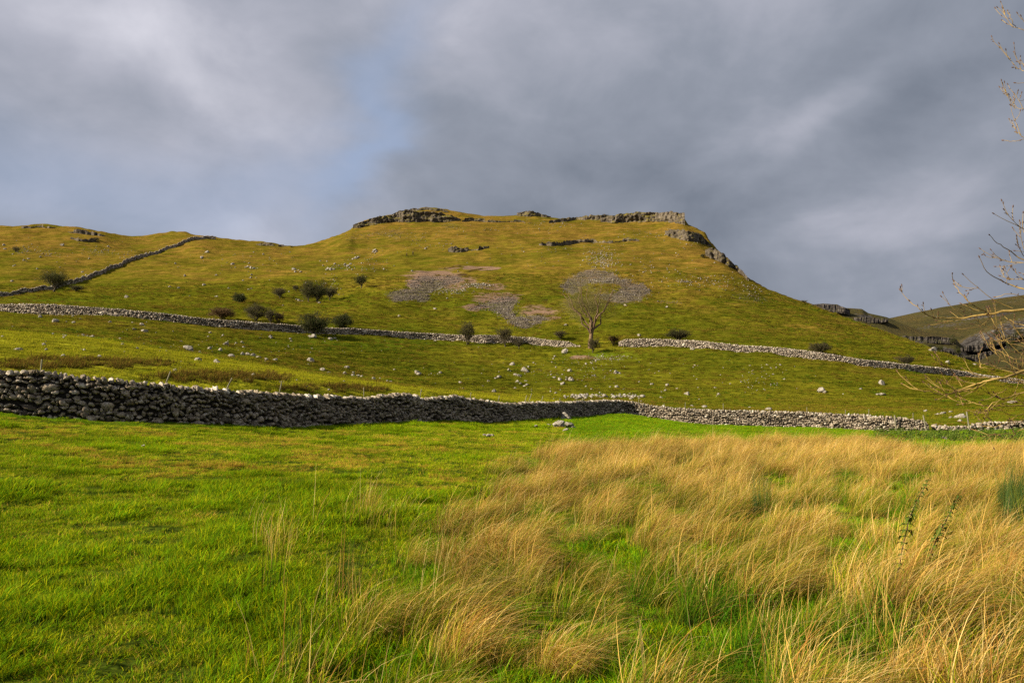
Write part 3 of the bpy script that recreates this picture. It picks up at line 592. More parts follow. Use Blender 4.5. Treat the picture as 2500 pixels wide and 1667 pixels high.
crag('dark crag falling down the right-hand edge of the hill', [(1722, 624), (1745, 634), (1770, 645), (1795, 658), (1812, 671), (1828, 688)], [(1722, 610), (1745, 606), (1768, 621), (1780, 636), (1800, 650), (1815, 664), (1828, 684)], 23, disp=1.8)
crag('short pale outcrop with a boulder on its left end, high on the hillside', [(1094, 616), (1110, 617), (1140, 614), (1170, 611), (1195, 605)], [(1094, 608), (1104, 602), (1112, 600), (1120, 606), (1150, 603), (1170, 601), (1195, 602)], 37, depth=2.5, disp=.9, step=.4)
crag('thin pale rock ledge across the upper hillside', [(1316, 599), (1350, 601), (1380, 598), (1420, 593), (1450, 592), (1490, 594), (1520, 590), (1560, 588)], [(1316, 595), (1345, 592), (1380, 588), (1420, 585), (1450, 585), (1490, 589), (1520, 580), (1560, 583)], 41, depth=2.5, disp=.9, step=.5)
crag('grey rocks breaking the turf near the top of the far left hill', [(165, 567), (200, 572), (230, 575), (262, 577)], [(165, 562), (195, 560), (230, 568), (262, 574)], 45, depth=3, disp=.8)
crag('flat grey slabs below the top of the far left hill', [(172, 585), (200, 590), (225, 591), (250, 589)], [(172, 579), (200, 583), (230, 584), (250, 586)], 47, depth=3, disp=.7)
crag('dark rocks on the skyline of the far left hill', [(52, 557), (80, 556), (105, 556), (135, 558)], [(52, 555), (80, 552), (105, 549), (135, 556)], 49, depth=3, disp=.7)
crag('grey rocks on the skyline left of the saddle', [(625, 597), (650, 600), (680, 602), (712, 604)], [(625, 592), (650, 593), (680, 597), (712, 601)], 51, depth=3, disp=.7)

M_CRD = M_CR.copy(); M_CRD.name = 'shaded_gorge_limestone'  # copy of the crag limestone, shade of the ravine put into darker colours
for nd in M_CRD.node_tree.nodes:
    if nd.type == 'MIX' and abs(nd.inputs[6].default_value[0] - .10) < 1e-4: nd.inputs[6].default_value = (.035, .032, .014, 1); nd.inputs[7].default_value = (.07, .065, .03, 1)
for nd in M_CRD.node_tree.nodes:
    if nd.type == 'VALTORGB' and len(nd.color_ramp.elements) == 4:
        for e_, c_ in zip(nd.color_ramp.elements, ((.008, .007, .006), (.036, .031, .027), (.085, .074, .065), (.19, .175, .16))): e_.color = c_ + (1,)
def on_far(x, y):
    px, py = proj(C3[:111, :, 0], C3[:111, :, 1], C3[:111, :, 2]); j = np.argmin((px - x) ** 2 + (py - y) ** 2); return C3[:111].reshape(-1, 3)[j][1] if abs(px.ravel()[j] - x) < 12 else None
def far_crag(label, base, top, Yd, seed, disp=5):
    bx = np.array([b[0] for b in base], float); m_ = int((bx[-1] - bx[0]) * 1.2); xs = np.linspace(bx[0], bx[-1], m_); yb = np.interp(xs, bx, [b[1] for b in base]); yt = np.interp(xs, [q[0] for q in top], [q[1] for q in top])
    yt = yt + 2.5 * fbm(xs / 9, xs * 0, seed, 3); Yk = np.array([(on_far(x, (y1 + y2) / 2) or Yd) if Yd is None else Yd for x, y1, y2 in zip(xs, yb, yt)]); Yk = gsm(Yk, 5) - 10; rows = []
    tb, sb = ray(xs, yb + 3); tt_, st_ = ray(xs, yt); ef = sstep(0, 6, np.arange(m_)) * sstep(0, 6, m_ - 1 - np.arange(m_))
    for k in range(15):
        u = k / 14; t = tb + (tt_ - tb) * u; Z = EYE + Yk * (sb + (st_ - sb) * u); o_ = ef * disp * (1.0 * np.abs(fbm(xs / 11, Z / 16, seed + 2, 5, .65)) + .9 * (vn(Z / 4, xs / 40, seed + 4) - .5) + .5 * (1 - u)); rows.append(np.stack([t * (Yk - o_), Yk - o_, Z], 1))
    for b_, dz in ((6, .5), (16, -1), (30, -8)): Yb_ = Yk + b_; rows.append(np.stack([tt_ * Yb_, Yb_, EYE + Yk * st_ + dz], 1))
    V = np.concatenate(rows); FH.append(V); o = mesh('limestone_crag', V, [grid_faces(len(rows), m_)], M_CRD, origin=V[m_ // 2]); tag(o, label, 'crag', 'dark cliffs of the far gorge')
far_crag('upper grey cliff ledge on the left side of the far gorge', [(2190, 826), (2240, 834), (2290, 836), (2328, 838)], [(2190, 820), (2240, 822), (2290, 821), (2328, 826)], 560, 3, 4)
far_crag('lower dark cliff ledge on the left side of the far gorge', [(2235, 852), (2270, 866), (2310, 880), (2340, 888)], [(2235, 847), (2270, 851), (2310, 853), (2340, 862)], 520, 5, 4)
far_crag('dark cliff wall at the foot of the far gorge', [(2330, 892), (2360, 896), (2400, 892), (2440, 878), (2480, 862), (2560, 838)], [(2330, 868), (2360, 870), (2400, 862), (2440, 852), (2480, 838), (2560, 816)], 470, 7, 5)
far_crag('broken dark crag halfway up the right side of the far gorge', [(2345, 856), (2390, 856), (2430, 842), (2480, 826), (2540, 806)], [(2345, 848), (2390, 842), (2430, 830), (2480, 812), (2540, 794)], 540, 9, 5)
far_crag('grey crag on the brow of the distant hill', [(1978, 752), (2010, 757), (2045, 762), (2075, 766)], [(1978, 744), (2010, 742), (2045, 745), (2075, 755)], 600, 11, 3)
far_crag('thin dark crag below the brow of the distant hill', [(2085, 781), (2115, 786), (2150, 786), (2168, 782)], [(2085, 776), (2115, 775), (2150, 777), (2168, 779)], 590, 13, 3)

# ------------------------------------------------------------------ boulders
ROCKM = []
for i, (V, Fc) in enumerate(RT3):
    me = mesh('boulder', V, [Fc], M_BO, attrs=dict(tone=np.clip(.62 + .25 * (V[:, 2] * 2) + .2 * fbm(V[:, 0] * 3, V[:, 1] * 3 + i, i), 0, 1)), link=False); ROCKM.append(me.data); bpy.data.objects.remove(me)
nb = 0; BO = []
def boulder(x, y, wpx, label=None, hr=None, zone=None, flat=False):
    """a boulder whose foot is seen at pixel (x, y + a bit)"""
    global nb
    X, Y, Z = [float(q[0]) for q in hit([x], [y + wpx * .22])]
    if Y != Y: return
    if y > 1010 and Y < 75: Z += .12; wpx *= 1.2
    wd = wpx * Y / F; hgt = wd * (hr or random.uniform(.55, .85)) * (.5 if flat else 1)
    o = bpy.data.objects.new('boulder', ROCKM[nb % len(ROCKM)]); COL.objects.link(o); nb += 1
    o.location = (X, Y, Z + hgt * .10); o.scale = (wd * 1.08, wd * random.uniform(.8, 1.2), hgt * 1.15); o.rotation_euler = (random.uniform(-.2, .2), random.uniform(-.25, .25), random.uniform(0, 6.28))
    BO.append((o, x, y, wpx, label is None)); label = label or 'pale limestone boulder'
    tag(o, label, 'boulder', 'limestone boulders scattered over the hillside')
U = {(460, 850): 'large rounded boulder on the left slope, first of the row of loose boulders', (528, 882): 'round brown-grey boulder alone on the lit slope above the near wall', (764, 819): 'split boulder directly below the dark hawthorn on the middle wall',
     (758, 878): 'squat boulder in the hollow left of centre, halfway between the walls', (1379, 856): 'chunky boulder just left of the ash tree foot at the wall gap', (1504, 908): 'large boulder on the slope right of the cluster below the ash tree',
     (2005, 952): 'large white boulder standing alone on the smooth right-hand slope', (2153, 934): 'white boulder above the flat slabs on the right-hand slope', (2151, 960): 'flat split white slab on the right-hand slope',
     (2276, 854): 'white rock on the right-hand skyline in front of the gorge', (2470, 978): 'long white slab behind the bare branches at the right edge', (1280, 901): 'biggest knobbly boulder in the cluster at mid slope',
     (1250, 888): 'knobbly boulder at the top of the cluster at mid slope', (1020, 909): 'lone knobbly boulder at mid slope, left of the cluster', (48, 851): 'flat white slab on the lit slope near the left edge', (1876, 997): 'rounded boulder poking up just behind the pale wall',
     (1720, 992): 'brown boulder just behind the pale wall near its corner', (2342, 1013): 'large cracked slab of limestone behind the low end of the wall'}
BL = """48 851 22;6 821 10;131 815 8;159 820 9;190 820 8;202 819 11;212 821 10;225 821 14;107 840 11;460 850 22;512 849 14;538 853 12;551 838 15;565 868 15;592 864 11;604 864 12;616 867 15;631 870 12;650 876 10;672 877 11;485 877 18;528 882 19;427 901 9;353 806 15;327 803 8;661 822 11;576 837 6;595 846 7;488 858 8;513 812 7;544 818 8
764 819 20;755 820 8;807 827 10;817 825 9;758 878 18;787 900 16;803 908 9;847 895 14;841 910 13;862 909 8;861 915 12;874 917 12;883 918 9;896 925 7;912 923 10;945 930 8;954 931 9;963 902 7;1020 909 16;1076 908 10;1062 831 8;1124 932 9;1130 948 6;1206 954 12;1179 942 5;1192 930 9;1210 922 8;1219 920 12;1243 903 11;1250 888 15;1280 901 20;1290 895 6;1258 914 9;1267 915 11;1263 931 10;1270 936 8;1258 946 8;1281 942 10;1284 929 8;762 851 6;704 848 5;758 860 4;709 827 6
1379 856 17;1354 870 8;1351 875 7;1390 904 11;1346 914 6;1353 921 8;1366 925 13;1395 925 16;1383 926 8;1374 935 14;1504 908 16;1514 911 6;1431 943 7;1506 943 11;1472 866 5;1524 869 4;1527 745 10;1628 749 7;1381 793 10;1560 818 9;1690 851 11;1696 891 7;1693 897 4;1592 937 9;1629 939 12;1653 948 7;1624 952 9;1613 969 10;1677 960 13;1417 969 14;1427 918 4
1755 962 10;1688 990 8;1693 991 8;1720 992 14;1830 994 8;1876 997 16;1872 890 7;1848 924 4;1746 946 6;1905 890 6;2005 952 22;2153 934 17;2151 960 20;2142 962 8;2101 948 8;1897 942 5;2058 962 4;2276 854 22;2313 884 14;2379 888 10;2470 978 24;2301 1006 20;2289 1010 12;2322 1004 10;2321 1018 11;2342 1013 30;2343 1026 12;1928 995 7;2260 1002 9
29 686 7;91 657 5;451 672 7;414 699 8;436 703 7;498 695 8;310 724 12;529 723 8;463 723 5;152 598 9;269 785 9;346 791 13;178 771 8;196 777 7;180 787 9;135 783 14;97 773 12;506 615 9;493 628 8;975 772 7;1062 753 9;780 738 8;730 733 9;738 734 8;724 731 6;690 745 6;801 655 8;808 657 10;797 658 6;814 658 6;718 656 12;605 651 8;612 653 9;600 653 6;620 655 8;568 643 10;862 632 7;870 629 8;875 627 6;915 610 10;919 614 9;911 615 7;841 646 9;850 648 8;856 645 7;1039 606 7;937 657 5;1006 661 6;1056 683 6"""
for it in BL.replace('\n', ';').split(';'):
    x, y, wpx = [float(q) for q in it.split()]; boulder(x, y, wpx, U.get((int(x), int(y))), flat=(int(x), int(y)) in ((48, 851), (2151, 960), (2470, 978), (2342, 1013), (2301, 1006), (2379, 888)))
rb = np.random.default_rng(5)
def sprinkle(n_, x0, x1, y0, y1, w0, w1, poly=None):
    k = 0
    while k < n_:
        x, y = rb.uniform(x0, x1), rb.uniform(y0, y1)
        if y < np.interp(x, [p[0] for p in SKYL], [p[1] for p in SKYL]) + 14: continue
        if abs(y - np.interp(x, [p[0] for p in W2B], [p[1] for p in W2B]) + 8) < 14: continue
        boulder(x, y, rb.uniform(w0, w1)); k += 1
sprinkle(22, 1200, 1560, 880, 960, 4, 8); sprinkle(20, 0, 800, 780, 890, 4, 7); sprinkle(26, 520, 900, 610, 720, 4, 7); sprinkle(16, 0, 520, 590, 700, 4, 7); sprinkle(14, 1560, 1960, 870, 980, 3, 6)
# the three rocks below the wall corner and stones in the turf
for (x, y, wpx, l, hr) in [(1379, 1020, 19, 'upright mossy rock at the back of the trio by the wall corner', 1.0), (1366, 1038, 24, 'left-hand grey boulder of the trio by the wall corner', .6), (1391, 1041, 22, 'right-hand rounded boulder of the trio by the wall corner', .6)]:
    boulder(x, y, wpx, l, hr)
for (x, y, wpx) in [(1184, 1066, 10), (1193, 1067, 12), (1203, 1067, 9), (1341, 1039, 9), (1308, 1043, 10), (2306, 1071, 14), (1315, 1018, 10), (1381, 1052, 12), (350, 1098, 9)]: boulder(x, y, wpx, flat=True)

def stones_at(name, label, xs, ys, wmin, wmax, mat=None, tone=(.5, 1), kind='stuff', sink=.2, cat=None, tmpl=RT1):
    X, Y, Z = hit(xs, ys); S = Stones()
    for i in range(len(X)):
        if Y[i] != Y[i]: continue
        wd = random.uniform(wmin, wmax) * (1 if random.random() < .9 else 1.6)
        S.add(random.choice(tmpl), (X[i], Y[i], Z[i] + wd * sink), (wd, wd * .85, wd * .65), random.uniform(0, 6.3), random.uniform(-.4, .4), random.uniform(*tone))
    o = S.build(name, mat or M_BO); tag(o, label, cat, kind=kind); return o
def in_poly_pts(poly, n_, edge=0):
    xs, ys = [], []; a = np.array(poly); 
    while len(xs) < n_:
        x, y = rb.uniform(a[:, 0].min() - 8, a[:, 0].max() + 8, 400), rb.uniform(a[:, 1].min() - 4, a[:, 1].max() + 4, 400)
        k = inpoly(x + rb.normal(0, 1, 400) * rb.choice([3, 12], 400, p=[.75, .25]), y + rb.normal(0, 1, 400) * rb.choice([1.5, 5], 400, p=[.75, .25]), poly); xs += list(x[k]); ys += list(y[k])
    return np.array(xs[:n_]), np.array(ys[:n_])
SL = ['grey-brown scree spilling down the hillside, leftmost of the big patches', 'middle patch of grey scree with reddish soil at its edges', 'large curved patch of grey scree behind the crown of the ash tree', 'thin streak of scree under the left crag', 'sparse grey scree low on the right shoulder', 'small heap of scree under the left crag', 'small strip of scree on the right shoulder']
M_SC = stone_mat('scree_stone', (.035, .028, .022), (.155, .128, .108), (.42, .38, .33), .15)
for p, l, q in zip(SCREE, SL, (3600, 3100, 4800, 500, 100, 80, 60)):
    xs, ys = in_poly_pts(p, q); stones_at('scree', l, xs, ys, .10, .40, M_SC, (.0, 1.0), cat='scree', sink=.1)
# specks of pale rock all over the slopes (uncountable)
xs, ys = [], []
for (cx, cy, rx, ry, q) in [(240, 615, 30, 8, 60), (60, 612, 25, 8, 60), (120, 622, 20, 5, 40), (300, 620, 40, 10, 40), (1465, 630, 35, 22, 260), (1480, 645, 18, 8, 80), (1100, 710, 40, 10, 180), (1165, 697, 30, 5, 160), (1475, 686, 45, 5, 120), (1670, 688, 18, 4, 40), (1480, 876, 45, 6, 130),
                            (1730, 690, 80, 15, 100), (1850, 930, 60, 28, 80), (1840, 700, 60, 15, 100), (800, 700, 35, 20, 70), (1430, 905, 120, 40, 120), (900, 640, 60, 25, 70), (620, 640, 120, 25, 90), (1300, 620, 200, 40, 90), (1050, 600, 90, 12, 60), (150, 620, 200, 40, 90), (1200, 905, 500, 50, 120),
                            (1700, 590, 60, 15, 40), (1570, 570, 120, 12, 50), (1000, 575, 120, 12, 70), (1590, 660, 120, 40, 120), (560, 840, 380, 30, 90), (1250, 560, 180, 12, 60), (850, 655, 60, 6, 60), (1340, 545, 50, 10, 60)]:
    xs += list(rb.normal(cx, rx * .6, q)); ys += list(rb.normal(cy, ry * .6, q))
xs, ys = np.array(xs), np.array(ys); k = (ys > np.interp(xs, [p[0] for p in SKYL], [p[1] for p in SKYL]) + 6) & (np.abs(ys - np.interp(xs, [p[0] for p in W2B], [p[1] for p in W2B]) + 8) > 12)
xs, ys = xs[k], ys[k]
X_, Y_, _ = hit(xs, ys); nearm = Y_ < 180
stones_at('loose_stones', 'countless small pale stones speckled over the far hillside', xs[~nearm], ys[~nearm], .18, .6, M_BO, (.2, .95), cat='stones')
stones_at('loose_stones', 'small pale stones speckled over the slope between the two walls', xs[nearm], ys[nearm], .10, .28, M_BO, (.4, 1), cat='stones')
xs = np.concatenate([rb.uniform(1405, 1570, 120), rb.normal(1430, 14, 25), rb.normal(1530, 14, 35), rb.uniform(1370, 1420, 14)]); ys = 970 - 3 * np.sin((xs - 1400) / 170 * 3.1) + rb.normal(0, 2.6, len(xs))
o = stones_at('tumbled_wall', 'low line of tumbled pale stones behind the wall corner', xs, ys, .16, .62, M_BO, (.15, 1), kind=None, cat='ruined wall')

# ------------------------------------------------------------------ tubes, trees
class Tubes:
    def __init__(s): s.V, s.F3, s.F4, s.n, s.T = [], [], [], 0, []
    def tube(s, pts, rad, sides=4):
        pts = np.asarray(pts, float); m_ = len(pts); tan = np.gradient(pts, axis=0); tan /= np.linalg.norm(tan, axis=1, keepdims=True) + 1e-9
        ref = np.array([0.13, 0.31, 1.0]) if abs(tan[0, 2]) < .8 else np.array([1.0, 0.2, .1])
        a = np.cross(tan, ref); a /= np.linalg.norm(a, axis=1, keepdims=True) + 1e-9; b = np.cross(tan, a)
        th = np.arange(sides) * 2 * math.pi / sides; rad = np.asarray(rad, float).reshape(-1, 1, 1)
        V = pts[:, None, :] + rad * (np.cos(th)[None, :, None] * a[:, None, :] + np.sin(th)[None, :, None] * b[:, None, :])
        s.V.append(V.reshape(-1, 3)); i = np.arange(m_ - 1)[:, None] * sides; j = np.arange(sides)[None, :]; j2 = (j + 1) % sides
        s.F4.append(np.stack([i + j, i + j2, i + sides + j2, i + sides + j], 2).reshape(-1, 4) + s.n); s.n += m_ * sides
    def leaves(s, c, size, rr):
        n_ = len(c); a = rr.normal(size=(n_, 3)); a /= np.linalg.norm(a, axis=1, keepdims=True); b = np.cross(a, rr.normal(size=(n_, 3))); b /= np.linalg.norm(b, axis=1, keepdims=True)
        sz = (size * rr.uniform(.6, 1.3, n_))[:, None]; V = np.stack([c - a * sz, c + b * sz * .55, c + a * sz, c - b * sz * .55], 1).reshape(-1, 3)
        s.V.append(V); s.F4.append(np.arange(n_ * 4).reshape(-1, 4) + s.n); s.n += n_ * 4
    def build(s, name, mat, parent=None, origin=None, smooth=True):
        return mesh(name, np.concatenate(s.V), [np.concatenate(s.F4)], mat, parent, None, smooth, origin=origin)
def curve(p, d, L, segs, rr, wob, up=0.0):
    pts = [np.array(p, float)]; d = np.array(d, float); d /= np.linalg.norm(d)
    for i in range(segs):
        d = d + rr.normal(size=3) * wob + np.array([0, 0, up]); d /= np.linalg.norm(d); pts.append(pts[-1] + d * L / segs)
    return np.array(pts), d
def tree(x, y, hpx, wpx, label, seed, twigs=900, leaf=0, mats=(None, None), leafmat=None, stems=1, trunk_f=.3, Yover=None, crown_low=.25, name='hawthorn_tree', cat='tree', group='trees and bushes on the hillside', trunk_r=.035, loc=None, tw=.026, gap=.34):
    rr = np.random.default_rng(seed)
    if loc is None: X, Y, Z = [float(q[0]) for q in hit([x], [y])]
    else: X, Y, Z = loc
    if Yover: Y = Yover; X = float(ray(x, y)[0]) * Y; Z = float(H(np.array([X]), np.array([Y]))[0])
    h, wd = hpx * Y / F * (1 + 0), wpx * Y / F; root = empty(name, (X, Y, Z - .1), label, cat, group)
    tr, cr, lf = Tubes(), Tubes(), Tubes(); mb, mt = mats[0] or M_BARK, mats[1] or M_TWIG
    cz = h * (crown_low + 1) / 2; rz = h * (1 - crown_low) / 2; rx = wd / 2 * 1.08
    def env(p, k=1.0):                 # distance inside the crown's uneven outline
        q = np.array([p[0] / rx, p[1] / rx, (p[2] - cz) / rz]); r = np.linalg.norm(q); a = math.atan2(q[1], q[0])
        return r / (1 + .22 * math.sin(a * 3 + seed) + .15 * math.sin(q[2] * 4 + a * 2 + seed * 2))
    limbs = []
    for s in range(stems):
        a = rr.uniform(0, 6.28); dirn = np.array([math.cos(a) * .25 * (stems > 1) + rr.normal() * .12, math.sin(a) * .25 * (stems > 1), 1.0])
        pts, d = curve((rr.normal() * .1 * stems, rr.normal() * .1 * stems, 0), dirn, h * trunk_f, 5, rr, .10); r0 = h * trunk_r / math.sqrt(stems)
        tr.tube(pts, np.linspace(r0 * 1.35, r0 * .8, 6), 7); nl = int(7 / stems) + 2
        for i in range(nl):
            az = 6.28 * (i + rr.uniform(-.3, .3)) / nl; elv = rr.uniform(.25, 1.25)
            tgt = np.array([math.cos(az) * rx * math.cos(elv * .9) * .85, math.sin(az) * rx * math.cos(elv * .9) * .85, cz + rz * math.sin(elv) * .75])
            p0 = pts[rr.integers(3, 6)]; dv = tgt - p0; L = np.linalg.norm(dv); st = dv / L + np.array([0, 0, -.15 + .2 * rr.normal()])
            lp = [p0 + dv * u + np.array([0, 0, math.sin(u * 3.14) * L * -.08]) + rr.normal(size=3) * L * .035 * (0 < u < 1) for u in np.linspace(0, 1, 7)]
            tr.tube(lp, np.linspace(r0 * .62, r0 * .12, 7), 5); limbs.append(np.array(lp))
    subs = []
    for i in range(int(10 + twigs / 22)):
        l = limbs[rr.integers(len(limbs))]; k = rr.uniform(.25, 1) * 6; j = min(int(k), 5); p = l[j] + (l[j + 1] - l[j]) * (k - j)
        d = (p - np.array([0, 0, cz * .75])); d /= np.linalg.norm(d) + 1e-6; d = d + rr.normal(size=3) * .55
        pts, _ = curve(p, d, rx * rr.uniform(.3, .65), 5, rr, .16, .03)
        keep = [q for q in pts if env(q) < 1.05]
        if len(keep) < 2: continue
        keep = np.array(keep); cr.tube(keep, np.linspace(tw * 1.9, tw * .8, len(keep)), 3); subs.append(keep)
    tips = []
    for i in range(int(twigs * 1.5)):
        u_ = rr.normal(size=3); u_ /= np.linalg.norm(u_); rad = rr.uniform(.02, 1) ** (1 / 2.0)
        if u_[2] < 0: u_[2] *= .8
        a = math.atan2(u_[1], u_[0]); lump = .97 + .22 * math.sin(a * 3 + seed) + .18 * math.sin(u_[2] * 5 + a * 2 + seed * 2) + .08 * math.sin(a * 7 + u_[2] * 9 + seed)
        p = np.array([u_[0] * rx, u_[1] * rx, u_[2] * rz]) * rad * lump * .97 + np.array([0, 0, cz])
        if gap and vn(np.array([p[0] / rx * 3 + seed * 7 + p[1]]), np.array([p[2] / rz * 3]), seed)[0] < gap: continue
        d = p - np.array([0, 0, max(cz - rz * .9, h * trunk_f)]); d /= np.linalg.norm(d) + 1e-6; d = d + rr.normal(size=3) * .45; d /= np.linalg.norm(d); L_ = rx * rr.uniform(.14, .34)
        pts, _ = curve(p - d * L_ * .8, d, L_, 3, rr, .22, .02); cr.tube(pts, np.linspace(tw, tw * .45, 4), 3); tips.append(pts[-1]); tips.append(pts[-2])
    tr.build('trunk', mb, root); crown = cr.build('crown', mt, root)
    if leaf:
        tips = np.array(tips); c = tips[rr.integers(len(tips), size=leaf)] + rr.normal(size=(leaf, 3)) * rx * .07; lf.leaves(c, .11 if wd < 9 else .14, rr)
        lf.build('foliage', leafmat or M_LD, root, smooth=False)
    return root
TR = [(132, 712, 54, 68, 'spreading olive-green hawthorn in front of the diagonal wall at far left', 1, 900, 5200, M_LO, 1), (186, 713, 18, 32, 'small low bush right of the hawthorn by the diagonal wall', 2, 400, 500, M_LO, 1), (39, 617, 17, 26, 'tiny scrubby bush high on the far left hillside', 3, 300, 150, M_LD, 1),
      (584, 739, 24, 36, 'dense dark dome-shaped bush above the brown-leaved hawthorn', 4, 500, 3600, M_LD, 3), (542, 783, 34, 64, 'russet wide-spreading hawthorn just behind the middle wall, leftmost of the row', 5, 1100, 600, M_LB, 1), (627, 787, 46, 62, 'bare round-headed hawthorn behind the middle wall, second of the row', 6, 1500, 300, M_LD, 2),
      (661, 790, 36, 34, 'slim bare hawthorn behind the middle wall, beside the round-headed one', 7, 800, 120, M_LD, 1), (682, 790, 30, 26, 'russet shrubby bush behind the middle wall at the right end of the bare row', 8, 700, 200, M_LB, 2), (767, 819, 62, 72, 'big dark-leaved hawthorn overhanging the middle wall', 9, 1200, 6000, M_LD, 2),
      (836, 800, 34, 54, 'low dense dark bush behind the middle wall, right of the big dark hawthorn', 10, 600, 5600, M_LD, 3), (682, 729, 29, 36, 'small bare hawthorn standing alone up the slope left of the big clump', 11, 800, 60, M_LO, 1), (722, 712, 17, 18, 'faint thin sapling beside the big clump of hawthorns', 12, 300, 0, M_LD, 1),
      (752, 737, 58, 42, 'tall back hawthorn of the big clump on the hillside', 13, 1100, 3300, M_LO, 2), (777, 738, 52, 46, 'full dark hawthorn at the front of the big clump on the hillside', 14, 1100, 4000, M_LD, 2), (806, 732, 35, 38, 'lacy bare hawthorn at the right of the big clump', 15, 1100, 250, M_LO, 1),
      (881, 704, 35, 32, 'dark two-tiered hawthorn alone on the slope right of the big clump', 16, 500, 2600, M_LD, 1), (1142, 841, 58, 38, 'upright twiggy hawthorn against the middle wall, near the centre', 17, 1300, 700, M_LO, 2), (1232, 846, 50, 42, 'bare twiggy hawthorn against the middle wall, right of the upright one', 18, 1100, 100, M_LO, 2),
      (1266, 851, 30, 28, 'crooked bare bush at the foot of the middle wall', 19, 450, 0, M_LO, 1), (1367, 829, 26, 30, 'small bare thorn bush behind the middle wall, left of the ash tree', 20, 600, 0, M_LO, 1), (1449, 862, 40, 32, 'scraggy thorn bush at the foot of the ash tree', 21, 700, 60, M_LO, 1),
      (1499, 843, 28, 32, 'thin brown thorn in the gap of the wall right of the ash tree', 22, 500, 30, M_LB, 2), (1657, 834, 31, 58, 'dark flat-topped hawthorn behind the wall right of the ash tree', 23, 1100, 1500, M_LD, 1), (2004, 863, 28, 50, 'dark bare bush behind the wall on the right-hand slope', 24, 1500, 500, M_LD, 2),
      (2212, 892, 27, 44, 'sparse olive bush behind the wall near the right end', 25, 1300, 150, M_LO, 3), (1716, 631, 12, 14, 'tiny dark thorn tree below the dark crag on the right shoulder', 27, 200, 250, M_LD, 1), (1478, 531, 9, 16, 'tiny windswept bush on the skyline beside the square crag', 28, 160, 160, M_LD, 1), (233, 590, 12, 22, 'tiny dead-looking bush under the rocks of the far left hill', 29, 250, 60, M_LD, 1),
      (1963, 740, 7, 16, 'tiny round bush on the right-hand skyline', 30, 160, 120, M_LO, 2)]
for (x, y, h, wd, l, sd, tw_, lf_, lm, st) in TR:
    dense = lf_ > 3000
    tree(x, y, h, wd, l, sd, tw_, lf_, (None, M_TWIGB if lm is M_LB else None), lm, st, trunk_f=.16 if st > 1 else .24, crown_low=.02 if dense and st > 1 else .20, name='hawthorn_bush' if h < 32 else 'hawthorn_tree', cat='bush' if h < 32 else 'tree', tw=.03 if h > 20 else .04)
tree(1438, 850, 188, 154, 'tall bare ash tree with a pale trunk, standing in the wall gap', 77, 2000, 0, (M_ASHB, M_ASHT), None, 1, trunk_f=.30, crown_low=.27, name='ash_tree', trunk_r=.024, tw=.017, gap=.46)
# dark evergreens in the gorge
for i, (x, y, wd, h) in enumerate([(2327, 840, 18, 24), (2273, 852, 18, 14), (2295, 858, 20, 16), (2339, 864, 16, 16), (2435, 824, 22, 18), (2423, 848, 22, 22), (2470, 853, 28, 34), (2487, 820, 22, 22)]):
    Xp, Yp, Zp = None, None, None; px, py = proj(C3[:111, :, 0], C3[:111, :, 1], C3[:111, :, 2]); j = np.argmin((px - x) ** 2 + (py - y) ** 2); q = C3[:111].reshape(-1, 3)[j]
    dx = abs(px.ravel()[j] - x)
    t_, s_ = ray(x, y); Yq = on_any(x, y) - 4
    tree(x, y, h, wd, ['dark yew at the left lip of the gorge', 'dark bush on the ledge left of the gorge', 'dark bush beside the gorge ledge', 'dark yew low in the gorge', 'dark yew high on the gorge side', 'dark yew above the gorge cliff', 'largest dark yew on the gorge side', 'dark yew near the right edge above the gorge'][i], 60 + i, 200, 2600, (None, None), M_LD, 3, .12,
         loc=(float(t_ * Yq), float(Yq), float(EYE + Yq * s_)), crown_low=.0, name='yew_tree', group='dark trees in the far gorge', tw=.08)

# ------------------------------------------------------------------ posts
def post(xt, yt, xb, yb, behind, label, hgt=None, r=.035, name='fence_post'):
    t, s_ = ray(xb, yb); W = (WA if xb < 2285 else WC); i = np.argmin(np.abs(W['X'] / W['Y'] - float(t))); Y = W['Y'][i]
    Y = Y + behind; X = float(t) * Y; Z = float(H(np.array([X]), np.array([Y]))[0])
    if behind > 0: hh = EYE + Y * float(ray(xt, yt)[1]) - Z
    else: Z = EYE + Y * float(ray(xb, yb)[1]); hh = (yb - yt) * Y / F
    hh = max(hh, .6); lean = (float(ray(xt, yt)[0]) - float(t)) * Y
    if behind > 0: lean *= hh / max((yb - yt) * Y / F, .3)
    lean = max(min(lean, hh * .5), -hh * .5)
    root = empty(name, (X, Y, Z), label, 'post', 'fence posts along the near wall')
    b = Tubes(); z = np.array([-.25, hh * .3, hh * .7, hh]); pts = np.stack([lean * z / hh, z * 0, z], 1); b.tube(pts, [r, r * .97, r * .95, r * .9], 6)
    o = b.build('shaft', M_POST, root, smooth=False); me = Tubes(); top = pts[-1]; me.tube([top, top + np.array([lean / hh * .012, 0, .012])], [r * .9, r * .55], 6); me.build('cut_top', M_POST, root)
PS = [(98, 878, 95, 907), (391, 907, 381, 933), (537, 923, 525, 947), (676, 930, 670, 958), (889, 946, 889, 966), (1021, 950, 1018, 967), (1145, 958, 1143, 974), (1210, 966, 1207, 979), (1276, 965, 1271, 983), (1286, 960, 1278, 983), (1317, 967, 1312, 984), (1367, 972, 1367, 980), (1406, 969, 1405, 979),
      (1559, 974, 1559, 983), (1621, 985, 1621, 993), (1671, 982, 1670, 996), (1765, 985, 1765, 1000), (1969, 994, 1969, 1008), (2063, 1000, 2063, 1010), (2120, 999, 2120, 1012), (2228, 1008, 2228, 1021)]
ords = ['first', 'second', 'third', 'fourth', 'fifth', 'sixth', 'seventh', 'eighth', 'ninth', 'tenth', 'eleventh', 'twelfth', 'thirteenth']
